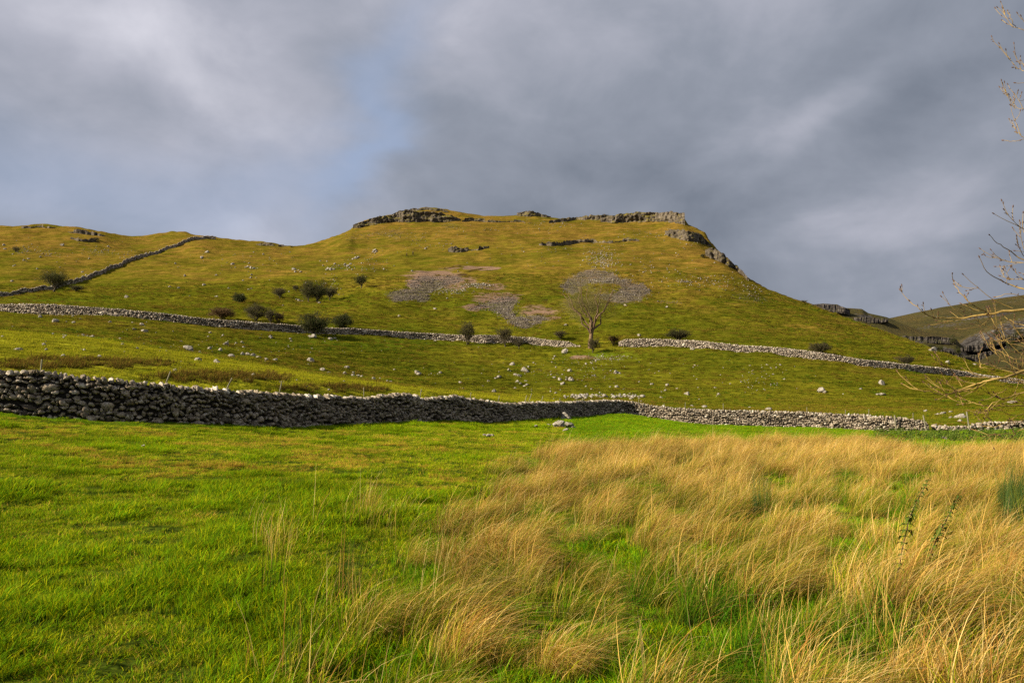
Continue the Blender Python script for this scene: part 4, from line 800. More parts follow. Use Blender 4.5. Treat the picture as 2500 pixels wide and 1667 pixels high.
for i, p in enumerate(PS):
    dark = i < 13
    l = f'{ords[i] if dark else ords[i-13]} thin post from the left, leaning up behind the {"dark" if dark else "pale"} wall'
    post(*p, 2.0 if i < 10 else 2.5, l, r=.032)
post(1422, 972, 1429, 1015, -.6, 'long rail leaning against the dark wall near its corner', r=.05, name='wooden_rail')
post(2184, 1014, 2188, 1051, -.6, 'pale upright post in front of the pale wall, left of the pair', r=.07)
post(2254, 1014, 2261, 1049, -.6, 'pale leaning post in front of the pale wall end, right of the pair', r=.07)
post(2360, 1005, 2365, 1038, -.5, 'pale post standing at the low broken end of the wall', r=.07)
for x, l in ((1522, 'left post of the pair at the broken wall end right of the ash tree'), (1541, 'right post of the pair against the hillside wall right of the ash tree')):
    X, Y, Z = [float(q[0]) for q in hit([x], [847])]; root = empty('fence_post', (X, Y - .6, Z), l, 'post', 'posts by the hillside wall'); b = Tubes(); b.tube([(0, 0, -.2), (0, 0, .8), (.02, 0, 1.65)], [.075, .07, .065], 6); b.build('shaft', M_POST, root, smooth=False)

# ------------------------------------------------------------------ two walkers on the hillside path
def mat_plain(name, c, r=.8):
    m, n = new_mat(name); P = n.new('ShaderNodeTexCoord').outputs['Object']; finish(n, n.mix(n.noise(P, 18), tuple(q * .7 for q in c), c), r); return m
M_SK, M_DK, M_NV, M_HR = mat_plain('skin', (.5, .3, .22)), mat_plain('dark_trousers', (.01, .01, .012)), mat_plain('dark_jacket', (.010, .012, .018)), mat_plain('dark_hair', (.03, .02, .012))
def skin_fig(name, joints, edges, radii, mat, parent):
    me = bpy.data.meshes.new(name); me.from_pydata(joints, edges, []); me.update(); o = bpy.data.objects.new(name, me); COL.objects.link(o); o.parent = parent
    md = o.modifiers.new('skin', 'SKIN'); md.use_smooth_shade = True
    if not me.skin_vertices: me.skin_vertices.new() if hasattr(me.skin_vertices, 'new') else None
    for i, r in enumerate(radii):
        me.skin_vertices[0].data[i].radius = (r, r)
    me.skin_vertices[0].data[0].use_root = True; o.modifiers.new('sub', 'SUBSURF').levels = 1; o.modifiers['sub'].render_levels = 1; me.materials.append(mat); return o
def walker(x, y, label, face, s=1.0, jm=M_NV, stride=.22):
    X, Y, Z = [float(q[0]) for q in hit([x], [y])]; root = empty('person', (X, Y, Z), label, 'person', 'walkers on the hillside path'); root.rotation_euler = (0, 0, face); root.scale = (s, s, s)
    J = [(0, 0, .95), (0, 0, 1.18), (.02, 0, 1.40), (.04, 0, 1.50), (.06, 0, 1.62), (.07, 0, 1.72), (0, .10, .92), (stride * .6, .11, .50), (stride, .11, .08), (stride + .16, .11, .03), (0, -.10, .92), (-stride * .2, -.11, .50), (-stride * 1.2, -.11, .09), (-stride * 1.2 + .15, -.11, .03),
         (.02, .19, 1.40), (-.10, .25, 1.14), (.05, .26, .93), (.12, .25, .86), (.02, -.19, 1.40), (.06, -.25, 1.14), (.24, -.22, .98), (.31, -.2, .94)]
    E = [(0, 1), (1, 2), (2, 3), (3, 4), (4, 5), (0, 6), (6, 7), (7, 8), (8, 9), (0, 10), (10, 11), (11, 12), (12, 13), (2, 14), (14, 15), (15, 16), (16, 17), (2, 18), (18, 19), (19, 20), (20, 21)]
    R = [.14, .135, .13, .06, .10, .085, .095, .065, .045, .04, .095, .065, .045, .04, .07, .05, .04, .035, .07, .05, .04, .035]
    skin_fig('body', J, E, R, M_SK, root)
    skin_fig('jacket', [(0, 0, .90), (0, 0, 1.15), (.02, 0, 1.38), (.035, 0, 1.46), (.02, .19, 1.40), (-.10, .25, 1.14), (.04, .26, .96), (.02, -.19, 1.40), (.06, -.25, 1.14), (.22, -.22, 1.0)], [(0, 1), (1, 2), (2, 3), (2, 4), (4, 5), (5, 6), (2, 7), (7, 8), (8, 9)], [.22, .22, .21, .11, .12, .09, .07, .12, .09, .07], jm, root)
    skin_fig('trousers', [(0, 0, .98), (0, .10, .90), (stride * .6, .11, .50), (stride, .11, .12), (0, -.10, .90), (-stride * .2, -.11, .50), (-stride * 1.2, -.11, .13)], [(0, 1), (1, 2), (2, 3), (0, 4), (4, 5), (5, 6)], [.16, .115, .085, .065, .115, .085, .065], M_DK, root)
    skin_fig('hair', [(.03, 0, 1.66), (.05, 0, 1.76)], [(0, 1)], [.10, .09], M_HR, root)
walker(1008, 625, 'taller walker in dark clothes ahead on the hillside path', .3, 1.3)
walker(993, 627, 'smaller walker in dark jacket following behind on the hillside path', .3, 1.15, mat_plain('red_brown_jacket', (.05, .012, .012)))

# ------------------------------------------------------------------ near ash tree whose branches reach in from the right
def near_tree():
    rr = np.random.default_rng(8); Yt = 8.6; Xt = 7.6; Zt = float(H(np.array([Xt]), np.array([Yt]))[0]); root = empty('ash_tree', (Xt, Yt, Zt), 'bare ash tree just outside the right edge, its lichened yellow twigs reaching into view', 'tree')
    org = np.array([Xt, Yt, Zt]); tr, br, bd = Tubes(), Tubes(), Tubes()
    tp = np.array([[Xt, Yt, Zt - .3], [Xt + .05, Yt, Zt + 1.2], [Xt - .02, Yt + .05, Zt + 2.8], [Xt + .1, Yt, Zt + 4.5], [Xt, Yt + .1, Zt + 6.5], [Xt + .15, Yt, Zt + 9]]); tr.tube(tp, [.30, .24, .21, .17, .12, .05], 12)
    def P3(x, y, Y): t, s_ = ray(x, y); return np.array([float(t) * Y, Y, EYE + float(s_) * Y])
    _t = br.tube; br.tube = lambda p_, r_, s_=4: _t(p_, np.asarray(r_) * .8, s_)
    def bud(p, d, r=.006):
        d = d / np.linalg.norm(d); bd.tube([p - d * .004, p + d * .008, p + d * .02], [r * .8, r * 1.15, r * .25], 5)
    def shoot(p, d, L, r, lvl):
        pts, dd = curve(p, d, L, 6, rr, .07, .09); br.tube(pts, np.linspace(r, max(r * .55, .0020), 7), 5); bud(pts[-1], dd, .0045)
        for k in range(1, 6):
            if rr.random() < .3: bud(pts[k] + rr.normal(size=3) * .002, dd + rr.normal(size=3) * .5, .003)
        if lvl > 0:
            for k in range(rr.integers(1, 4)):
                j = rr.integers(1, 6); shoot(pts[j], (pts[min(j + 1, 6)] - pts[j - 1]) + rr.normal(size=3) * L * .18, L * rr.uniform(.35, .6), r * .75, lvl - 1)
    B = [([(2800, 760), (2650, 752), (2500, 758), (2424, 762), (2374, 774), (2318, 777), (2281, 777), (2250, 761), (2221, 735)], 6.6, .026),
         ([(2424, 762), (2396, 758), (2374, 744), (2360, 730), (2340, 710), (2326, 688), (2325, 668)], 6.6, .009), ([(2800, 720), (2620, 716), (2500, 707), (2469, 697), (2447, 685), (2410, 668), (2391, 628)], 7.0, .020),
         ([(2800, 700), (2600, 680), (2498, 635), (2465, 611), (2434, 595), (2416, 574)], 7.2, .018), ([(2600, 100), (2500, 75), (2470, 65), (2446, 50)], 7.0, .010), ([(2480, 68), (2468, 50), (2460, 27)], 7.0, .006),
         ([(2620, 190), (2500, 175), (2486, 168), (2474, 165)], 7.2, .008), ([(2600, 206), (2500, 204), (2479, 203)], 7.4, .007), ([(2600, 270), (2500, 266), (2480, 264), (2468, 257)], 7.2, .007), ([(2620, 360), (2500, 336), (2478, 347), (2450, 343)], 7.1, .008), ([(2500, 336), (2485, 326), (2478, 322)], 7.1, .006),
         ([(2800, 850), (2600, 880), (2495, 907), (2453, 921), (2413, 929), (2382, 937), (2346, 949), (2318, 960), (2304, 968), (2287, 975)], 6.3, .024),
         ([(2396, 935), (2360, 951), (2312, 964), (2267, 957), (2236, 951), (2203, 937)], 6.3, .010), ([(2349, 944), (2335, 915), (2312, 895), (2293, 879), (2284, 862)], 6.35, .007), ([(2700, 870), (2500, 848), (2467, 839), (2439, 828)], 6.8, .010),
         ([(2700, 900), (2500, 905), (2447, 898), (2402, 901), (2391, 891)], 6.5, .012), ([(2700, 985), (2500, 989), (2453, 991), (2408, 994), (2380, 981), (2340, 987)], 6.4, .013), ([(2700, 1020), (2500, 1047), (2481, 1055), (2438, 1061), (2408, 1061), (2374, 1048)], 6.2, .010),
         ([(2700, 930), (2500, 957), (2467, 966), (2430, 980), (2405, 1000), (2404, 1020)], 6.3, .013), ([(2700, 800), (2560, 800), (2500, 795), (2470, 785), (2450, 770)], 6.9, .012), ([(2700, 820), (2560, 790), (2500, 800), (2460, 803), (2400, 805)], 7.1, .010),
         ([(2700, 960), (2520, 1010), (2497, 1030), (2470, 1034), (2419, 1033)], 6.1, .010), ([(2424, 765), (2410, 785), (2385, 802), (2336, 803)], 6.6, .006), ([(2600, 760), (2500, 730), (2478, 715), (2430, 725)], 6.8, .009), ([(2620, 640), (2520, 600), (2495, 560), (2498, 520)], 7.3, .008), ([(2600, 660), (2520, 640), (2480, 640), (2445, 636)], 7.2, .008),
         ([(2700, 900), (2520, 870), (2480, 880), (2450, 862), (2425, 850)], 6.7, .010), ([(2700, 1000), (2520, 1000), (2470, 1020), (2430, 1045), (2400, 1040)], 6.6, .008), ([(2396, 935), (2380, 955), (2350, 968), (2335, 962)], 6.3, .006)]
    for pts, Yc, r in B:
        n_ = len(pts); q = np.array([P3(x, y, Yc + .12 * math.sin(i * 1.3 + Yc * 5)) for i, (x, y) in enumerate(pts)])
        if pts[0][0] > 2590: q = np.concatenate([[np.array([Xt, Yt, q[0][2] - .35])], q]); q[0] = q[0] + 0; rad = np.interp(np.linspace(0, 1, n_ + 1), [0, .25, .5, 1], [r * 1.6, r * .75, r * .36, .0028])
        else: rad = np.linspace(r * .6, .003, n_)
        u = np.linspace(0, 1, len(q)); uu = np.linspace(0, 1, len(q) * 3); q2 = np.stack([np.interp(uu, u, q[:, k]) for k in range(3)], 1)
        for _ in range(2): q2[1:-1] = (q2[:-2] + 2 * q2[1:-1] + q2[2:]) / 4
        q2[1:-1] += rr.normal(size=q2[1:-1].shape) * .004; br.tube(q2, np.interp(uu, u, rad), 7); bud(q2[-1], q2[-1] - q2[-2], .0055)
        L = len(q2); st = L // 3 if pts[0][0] > 2590 else 2
        for j in range(st, L - 1):
            if rr.random() < .3: bud(q2[j] + rr.normal(size=3) * .003, (q2[j + 1] - q2[j]) + rr.normal(size=3) * .04, .0035)
            if rr.random() < (.17 if Yc < 7.0 and pts[0][1] > 500 else .15):
                d = (q2[min(j + 2, L - 1)] - q2[j]); d /= np.linalg.norm(d) + 1e-9; sgn = rr.choice([-1, 1]); d = d * 1.6 + np.array([0, rr.normal() * .4, sgn * rr.uniform(.2, .7)])
                shoot(q2[j], d, rr.uniform(.08, .32), .0034, 1)
    for i in range(42):                                 # extra twigs thickening towards the edge of the frame
        x, y = rr.uniform(2472, 2700), rr.choice([rr.uniform(560, 860), rr.uniform(840, 1045)]); p = P3(x, y, rr.uniform(6.3, 7.6)); shoot(p, np.array([-1, rr.normal() * .4, rr.normal() * .35]), rr.uniform(.2, .55), .0042, 2)
    for k in range(9):                                  # upper limbs of the crown, outside the frame
        a = rr.uniform(-1.5, 3.0); p = tp[3 + k % 3]; pts, dd = curve(p, (math.cos(a), math.sin(a) * .8, rr.uniform(.2, .9)), rr.uniform(1.2, 2.2) if math.cos(a) < 0 else 3.2, 7, rr, .12, .03); br.tube(pts, np.linspace(.06, .012, 8), 6)
    tr.build('trunk', M_NEAR, root, org); br.build('branches', M_NEAR, root, org); bd.build('buds', M_BUD, root, org)
near_tree()

# ------------------------------------------------------------------ nettle stalks
def nettle(pts, Y0, label, seed):
    rr = np.random.default_rng(seed)
    q = []
    for i, (x, y) in enumerate(pts): t, s_ = ray(x, y); q.append((float(t) * Y0, Y0, EYE + float(s_) * Y0))
    q = np.array(q); root = empty('nettle', tuple(q[0]), label, 'plant', 'tall nettle stalks in the tan grass'); u = np.linspace(0, 1, len(q)); uu = np.linspace(0, 1, 26); q2 = np.stack([np.interp(uu, u, q[:, k]) for k in range(3)], 1)
    a = Tubes(); a.tube(q2, np.linspace(.006, .002, 26), 5); a.build('stem', mat_plain('nettle_stem_' + str(seed), (.06, .03, .025)), root, q[0])
    V, F4 = [], []
    for j in range(6, 26):
        for s in range(4 if j > 14 else 3):
            ang = s * 1.57 + (j % 2) * .78 + rr.normal() * .3; L = (.055 if j < 17 else .038) * rr.uniform(.7, 1.25) * (1.3 if 10 < j < 16 else 1); out = np.array([math.cos(ang), math.sin(ang), 0]); side = np.array([-out[1], out[0], 0]); c = q2[j]; W_ = L * .33
            droop = rr.uniform(-.9, -.2); m0 = c + out * L * .45 + np.array([0, 0, .1 * L]); m1 = c + out * L + np.array([0, 0, droop * L]); k = len(V)
            V += [c, m0 + side * W_, m1, m0 - side * W_, m0 - np.array([0, 0, L * .12])]; F4 += [(k, k + 1, k + 4), (k + 1, k + 2, k + 4), (k + 2, k + 3, k + 4), (k + 3, k, k + 4)]
    mesh('leaves', np.array(V), [np.array(F4)], M_NET, root, origin=q[0])
nettle([(2190, 1440), (2192, 1400), (2203, 1340), (2220, 1264), (2240, 1220), (2266, 1172)], 6.7, 'left and taller dark-stemmed nettle stalk leaning right', 1)
nettle([(2240, 1420), (2262, 1372), (2285, 1320), (2300, 1288), (2325, 1240), (2342, 1210)], 7.0, 'right and shorter leafy nettle stalk leaning right', 2)

# ------------------------------------------------------------------ grasses
def blades(n_, rad, h0, h1, lean, wind, w0, seg, rr, colf, droop=.5, spread=1.0):
    a = rr.uniform(0, 6.283, n_); r = rad * np.sqrt(rr.uniform(0, 1, n_)); bx, by = r * np.cos(a), r * np.sin(a); h = rr.uniform(h0, h1, n_)
    da = a * spread + rr.normal(0, 1.2, n_); lx = np.cos(da) * lean * rr.uniform(.2, 1, n_) + wind * rr.uniform(.5, 1.3, n_); ly = np.sin(da) * lean * rr.uniform(.2, 1, n_) + wind * .12 * rr.normal(0, 1, n_)
    u = np.linspace(0, 1, seg + 1); l = np.hypot(lx, ly)
    P = np.zeros((n_, seg + 1, 3)); cur = np.stack([bx, by, -0.02 * np.ones(n_)], 1); P[:, 0] = cur
    for k in range(1, seg + 1):
        bend = (u[k] ** 1.2) * (1 + droop); ex, ey = lx * bend, ly * bend; d = np.stack([ex, ey, np.maximum(1 - droop * .9 * l * bend, -.25)], 1); d /= np.linalg.norm(d, axis=1, keepdims=True)
        cur = cur + d * (h / seg)[:, None]; P[:, k] = cur
    wa = rr.uniform(0, 3.14, n_); sd = np.stack([np.cos(wa), np.sin(wa), np.zeros(n_)], 1); wid = w0 * rr.uniform(.6, 1.4, n_)
    wk = (1 - u ** 2 * .85)[None, :, None] * wid[:, None, None] * .5; A = P - sd[:, None, :] * wk; B = P + sd[:, None, :] * wk
    V = np.stack([A, B], 2).reshape(-1, 3); base = (np.arange(n_) * (seg + 1) * 2)[:, None]; k = (np.arange(seg) * 2)[None, :]; i = base + k
    Fq = np.stack([i, i + 1, i + 3, i + 2], 2).reshape(-1, 4); C = colf(n_, u, rr); return V, Fq, np.repeat(C, 2, axis=1).reshape(-1, 3)
def col_mix(pal, probs, basec=None, tipc=None, tw_=0.0):
    pal = np.array(pal)
    def f(n_, u, rr):
        c = pal[rr.choice(len(pal), n_, p=np.array(probs) / sum(probs))] * rr.uniform(.75, 1.25, (n_, 1)); C = np.repeat(c[:, None, :], len(u), 1)
        if basec is not None: k = np.clip(1 - u * 1.9, 0, 1)[None, :, None]; C = C * (1 - k) + np.array(basec) * k
        if tipc is not None: k = (u ** 2)[None, :, None] * tw_; C = C * (1 - k) + np.array(tipc) * k
        return C
    return f
GRN, YGR, TAN, DGR, LUS, BRN, OLV = (.155, .305, .003), (.40, .41, .005), (.58, .38, .06), (.085, .135, .006), (.11, .28, .006), (.34, .17, .035), (.15, .14, .013)
def dim(f, k): return lambda n_, u, rr: f(n_, u, rr) * np.array(k)
def tuft_coll(name, specs, seed):
    c = bpy.data.collections.new(name); rr = np.random.default_rng(seed)
    for i, sp_ in enumerate(specs):
        Vs, Fs, Cs, off = [], [], [], 0
        for kw in sp_:
            V, Fq, C = blades(rr=rr, **kw); Vs.append(V); Fs.append(Fq + off); Cs.append(C); off += len(V)
        o = mesh(f'{name}_tuft_{i:02d}', np.concatenate(Vs), [np.concatenate(Fs)], M_GR, col=np.concatenate(Cs), link=False, smooth=False); c.objects.link(o)
    return c
def scatter(name, label, coll, X, Y, scl, idx, rotz, tilt=0.0, zoff=0.0, cat='grass'):
    Z = H(X, Y) + zoff; me = bpy.data.meshes.new(name); me.vertices.add(len(X)); me.vertices.foreach_set('co', np.stack([X, Y, Z], 1).astype(np.float32).ravel())
    at = me.attributes.new('rot', 'FLOAT_VECTOR', 'POINT'); at.data.foreach_set('vector', np.stack([rng.normal(0, tilt, len(X)), rng.normal(0, tilt, len(X)), rotz], 1).astype(np.float32).ravel())
    at = me.attributes.new('scl', 'FLOAT', 'POINT'); at.data.foreach_set('value', np.asarray(scl, np.float32)); at = me.attributes.new('idx', 'INT', 'POINT'); at.data.foreach_set('value', np.asarray(idx, np.int32))
    o = bpy.data.objects.new(name, me); COL.objects.link(o); tag(o, label, cat, kind='stuff')
    ng = bpy.data.node_groups.new(name + '_scatter', 'GeometryNodeTree'); ng.interface.new_socket('Geometry', in_out='INPUT', socket_type='NodeSocketGeometry'); ng.interface.new_socket('Geometry', in_out='OUTPUT', socket_type='NodeSocketGeometry')
    gi, go = ng.nodes.new('NodeGroupInput'), ng.nodes.new('NodeGroupOutput'); ip = ng.nodes.new('GeometryNodeInstanceOnPoints'); ci = ng.nodes.new('GeometryNodeCollectionInfo'); ci.inputs[0].default_value = coll
    ci.inputs['Separate Children'].default_value = True; ci.inputs['Reset Children'].default_value = True; ip.inputs['Pick Instance'].default_value = True
    def na(nm, ty): q = ng.nodes.new('GeometryNodeInputNamedAttribute'); q.data_type = ty; q.inputs[0].default_value = nm; return q.outputs[0]
    L = ng.links; L.new(gi.outputs[0], ip.inputs['Points']); L.new(ci.outputs[0], ip.inputs['Instance']); L.new(na('idx', 'INT'), ip.inputs['Instance Index']); L.new(na('rot', 'FLOAT_VECTOR'), ip.inputs['Rotation']); L.new(na('scl', 'FLOAT'), ip.inputs['Scale']); L.new(ip.outputs[0], go.inputs[0])
    md = o.modifiers.new('scatter', 'NODES'); md.node_group = ng; return o
sv = lambda **k: k
turf = tuft_coll('turf', [
    [sv(n_=200, rad=.17, h0=.03, h1=.068, lean=1.2, wind=.16, w0=.0042, seg=3, colf=col_mix([GRN, YGR, TAN, DGR], [5, 4, .7, 1.2], DGR))] for _ in range(3)] + [
    [sv(n_=200, rad=.17, h0=.025, h1=.065, lean=1.3, wind=.16, w0=.0042, seg=3, colf=col_mix([YGR, GRN, TAN, BRN], [5, 2.5, 1.4, .7], GRN))] for _ in range(3)] + [
    [sv(n_=190, rad=.16, h0=.035, h1=.09, lean=1.0, wind=.2, w0=.0045, seg=3, colf=col_mix([LUS, GRN, DGR, YGR], [4, 3, 1.2, 1.6], DGR))] for _ in range(2)] + [
    [sv(n_=160, rad=.16, h0=.04, h1=.09, lean=1.3, wind=.3, w0=.0045, seg=3, colf=col_mix([BRN, TAN, YGR, GRN], [1.5, 2, 3, 1], BRN))] for _ in range(2)] + [
    [sv(n_=190, rad=.15, h0=.05, h1=.11, lean=1.0, wind=.4, w0=.0045, seg=4, colf=col_mix([GRN, DGR, YGR], [4, 2, 3], (.03, .055, .005)))] for _ in range(2)], 21)
# coarser tufts for the farther pasture: 12-15
hillt = tuft_coll('fell', [
    [sv(n_=60, rad=.22, h0=.06, h1=.16, lean=1.0, wind=.5, w0=.018, seg=2, colf=dim(col_mix([(.19, .185, .010), (.22, .19, .012), (.13, .16, .008)], [4, 3, 2], (.13, .14, .01)), .98))] for _ in range(2)] + [
    [sv(n_=60, rad=.22, h0=.06, h1=.18, lean=1.0, wind=.5, w0=.018, seg=2, colf=dim(col_mix([(.25, .16, .024), OLV, (.17, .10, .02)], [4, 3, .7], (.13, .11, .01)), .98))] for _ in range(2)] + [
    [sv(n_=60, rad=.25, h0=.12, h1=.35, lean=.9, wind=.5, w0=.018, seg=2, colf=col_mix([(.20, .11, .022), (.09, .05, .012), OLV, (.06, .06, .01)], [3, 3, 3, 2], (.05, .035, .01)))] for _ in range(2)] + [
    [sv(n_=60, rad=.22, h0=.05, h1=.15, lean=1.0, wind=.5, w0=.018, seg=2, colf=dim(col_mix([LUS, GRN, (.08, .15, .01), OLV], [2, 2, 2, 3], (.05, .10, .008)), .75))] for _ in range(2)] + [
    [sv(n_=60, rad=.22, h0=.06, h1=.16, lean=1.0, wind=.4, w0=.016, seg=2, colf=col_mix([(.36, .34, .012), (.27, .28, .010), (.38, .27, .04)], [4, 3, 1], (.20, .21, .01)))] for _ in range(2)], 22)
RST, TN2, PAL, GST = (.42, .20, .045), (.63, .405, .098), (.78, .57, .22), (.25, .25, .012)
tall = tuft_coll('tall', [  # dark blade bases: green roots with the tuft's self-shading painted in
    [sv(n_=62, rad=.13, h0=.38, h1=.80, lean=.40, wind=.82, w0=.0034, seg=7, droop=.9, colf=col_mix([TN2, PAL, RST, GST], [5, 2, 2.2, 2.2], (.07, .07, .012))),
     sv(n_=45, rad=.16, h0=.18, h1=.40, lean=.6, wind=.45, w0=.0038, seg=5, colf=col_mix([GRN, GST, YGR, TN2], [2, 3, 3, 3], (.05, .08, .01)))] for _ in range(4)] + [
    [sv(n_=105, rad=.17, h0=.18, h1=.42, lean=.9, wind=.5, w0=.0044, seg=6, droop=.8, colf=dim(col_mix([GRN, LUS, GST, DGR, YGR], [3, 4.5, 1.5, 2.5, .8], (.02, .05, .008)), (.58, .70, .9))),
     sv(n_=5, rad=.14, h0=.35, h1=.7, lean=.5, wind=.6, w0=.0036, seg=6, droop=.7, colf=col_mix([TN2, PAL, RST], [3, 2, 1], GST))] for _ in range(3)] + [
    [sv(n_=110, rad=.12, h0=.45, h1=.8, lean=.22, wind=.25, w0=.0036, seg=5, droop=.3, colf=col_mix([(.05, .10, .03), (.07, .13, .025), GST], [3, 3, 1], (.03, .05, .012)))] for _ in range(2)] + [
    [sv(n_=9, rad=.14, h0=.35, h1=.72, lean=.35, wind=.4, w0=.0036, seg=6, droop=.6, colf=col_mix([TN2, PAL, RST, GST], [3, 2, 1, 2], GST))] for _ in range(3)] + [
    [sv(n_=30, rad=.14, h0=.36, h1=.76, lean=.45, wind=.85, w0=.0034, seg=7, droop=.9, colf=col_mix([TN2, PAL, RST, GST], [4, 2, 1.6, 3], GST)),
     sv(n_=80, rad=.16, h0=.18, h1=.45, lean=.75, wind=.6, w0=.004, seg=5, colf=dim(col_mix([GRN, GST, OLV, TN2], [3, 3, 3, 1], (.04, .06, .01)), .75))] for _ in range(3)], 23)
t1w, Y1w = ray([r[0] for r in WALL1_BASE], [r[1] for r in WALL1_BASE])[0], [r[2] for r in WALL1_BASE]
def wallY(X, Y): return np.interp(X / np.maximum(Y, .1), t1w, Y1w)
def polar_pts(Y0, Y1, dens, tmax=.80):
    """random ground points with roughly dens(Y) points per square metre"""
    tmax = tmax * (1.5 if Y1 < 17 else 1.1)
    A = tmax * (Y1 ** 2 - Y0 ** 2); n_ = int(A * dens); Y = np.sqrt(rng.uniform(Y0 ** 2, Y1 ** 2, n_)); return rng.uniform(-tmax, tmax, n_) * Y, Y
TALL = [(1400, 1096), (1700, 1084), (2130, 1080), (2200, 1100), (2330, 1104), (2500, 1092), (3200, 1092), (3200, 2600), (900, 2600), (930, 1800), (960, 1640), (930, 1450), (960, 1370), (1080, 1290), (1200, 1250), (1230, 1170), (1290, 1120)]
def tall_mask(X, Y):
    px, py = proj(X, Y, H(X, Y)); n1_ = fbm(X / 1.6, Y / 1.6, 71, 3); sc = np.clip((py - 1060) / 500, .05, 1)
    ins = inpoly(px + n1_ * 120 * sc, py + n1_ * 40 * sc, TALL)
    g = lambda cx, cy, rx, ry: np.exp(-((px - cx) / rx) ** 2 - ((py - cy) / ry) ** 2)
    green = 1.0 * g(1740, 1610, 270, 120) + .95 * g(2050, 1630, 175, 95) + .75 * g(1580, 1500, 160, 60) + .9 * g(2290, 1112, 60, 14) + .3 * g(1500, 1330, 180, 40)
    rush = g(2490, 1300, 70, 45) + .5 * g(1850, 1265, 60, 25)
    return ins, px, py, green + .35 * n1_, rush
# 1 short turf over the whole near field
Xs, Ys, Sc = [], [], []
for (a, b, dn, sc) in [(1.5, 9, 52, .95), (9, 16, 34, 1.05), (16, 28, 22, 1.2), (28, 50, 15, 1.35), (50, 84, 11, 1.5)]:
    x, y = polar_pts(a, b, dn); k = y < wallY(x, y) - .1; Xs.append(x[k]); Ys.append(y[k]); Sc.append(np.full(k.sum(), sc))
X, Y, S_ = np.concatenate(Xs), np.concatenate(Ys), np.concatenate(Sc); ins, px, py, green, rush = tall_mask(X, Y)
nz = fbm(X / 1.3, Y / 1.3, 81, 3) + .5 * fbm(X / 6, Y / 6, 83, 2); r = rng.uniform(0, 1, len(X)); idx = rng.integers(0, 3, len(X))
idx = np.where(nz + .5 * (r - .5) > .10, rng.integers(3, 6, len(X)), idx); idx = np.where((nz > .34) & (r < .5), rng.integers(8, 10, len(X)), idx); idx = np.where((nz < -.28), rng.integers(10, 12, len(X)), idx)
lushr = (px > 1380) & (py < 1090) | ins | (wallY(X, Y) - Y < 1.6); idx = np.where(lushr & (r < .75), rng.integers(6, 8, len(X)), idx)
S_ = S_ * rng.uniform(.7, 1.35, len(X)) * (1 + .6 * np.clip(-nz, 0, 1)) * (1 + .45 * fbm(X / .45, Y / .45, 87, 2)) * (1 - .35 * sstep(4, 1, wallY(X, Y) - Y))
scatter('pasture_grass', 'short green and yellow pasture grass of the near field', turf, X, Y, S_, idx, rng.uniform(-1.0, 1.0, len(X)), .12)
# 2 fellside tufts beyond the walls
Xs, Ys, Sc = [], [], []
for (a, b, dn, sc) in [(28, 60, 5.0, 1.0), (60, 110, 2.4, 1.35), (110, 190, 1.1, 1.9), (190, 300, .45, 2.8)]:
    x, y = polar_pts(a, b, dn, .74); k = (y > wallY(x, y) + .5); Xs.append(x[k]); Ys.append(y[k]); Sc.append(np.full(k.sum(), sc))
X, Y, S_ = np.concatenate(Xs), np.concatenate(Ys), np.concatenate(Sc); Zt = H(X, Y); px, py = proj(X, Y, Zt)
nz = fbm(X / 9, Y / 5, 91, 4) * 1.0 + .25 * rng.normal(0, 1, len(X)); g = lambda cx, cy, rx, ry: np.exp(-((px - cx) / rx) ** 2 - ((py - cy) / ry) ** 2)
bank = np.maximum(np.maximum(g(150, 890, 260, 13), g(520, 922, 190, 13)), g(800, 950, 130, 9)) * (Y < 62)
idx = np.where(nz > .22, rng.integers(2, 4, len(X)), rng.integers(0, 2, len(X))); idx = np.where(sstep(900, 700, py) * .5 + nz > .5, rng.integers(2, 4, len(X)), idx); idx = np.where(nz < -.42, rng.integers(6, 8, len(X)), idx); idx = np.where(spur_mask(px, py, Y) > .35 + .3 * rng.uniform(0, 1, len(X)), rng.integers(8, 10, len(X)), idx); idx = np.where(bank > .34 + .25 * nz, rng.integers(4, 6, len(X)), idx)
k = ~np.isnan(Y)
for p in SCREE: k &= ~(inpoly(px, py, p) & (Y > 190))
scatter('fell_grass', 'rough olive and ochre hill grass beyond the near wall', hillt, X[k], Y[k], (S_ * rng.uniform(.7, 1.4, len(X)))[k], idx[k], rng.uniform(-1.2, 1.2, k.sum()), .1)
# 3 tall tan grass
Xs, Ys, Sc, Rz, Gn = [], [], [], [], []
for (a, b, dn, m_, rd, sc) in [(2.2, 8, 3.6, 7, .18, .95), (8, 16, 3.0, 6, .22, 1.0), (16, 30, 2.4, 5, .28, 1.1), (30, 62, 1.9, 4, .36, 1.2)]:
    x, y = polar_pts(a, b, dn); ln0 = rng.normal(0, .45, len(x)) + .9 * fbm(x / 3, y / 3, 121, 2); hh = rng.uniform(.72, 1.2, len(x))
    rep = np.repeat(np.arange(len(x)), m_); aa, rr_ = rng.uniform(0, 6.283, len(rep)), rd * np.sqrt(rng.uniform(0, 1, len(rep)))
    Xs.append(x[rep] + rr_ * np.cos(aa)); Ys.append(y[rep] + rr_ * np.sin(aa)); Sc.append(sc * hh[rep] * (1.08 - .45 * (rr_ / rd) ** 2 * .6)); Rz.append(ln0[rep] + rng.normal(0, .22, len(rep))); Gn.append(np.zeros(len(rep)))
    x, y = polar_pts(a, b, {2.2: 5, 8: 3.5, 16: 2, 30: 1}[a]); Xs.append(x); Ys.append(y); Sc.append(np.full(len(x), sc * .85)); Rz.append(rng.uniform(-1.5, 1.5, len(x))); Gn.append(np.ones(len(x)))
Rz, Gn = np.concatenate(Rz), np.concatenate(Gn)
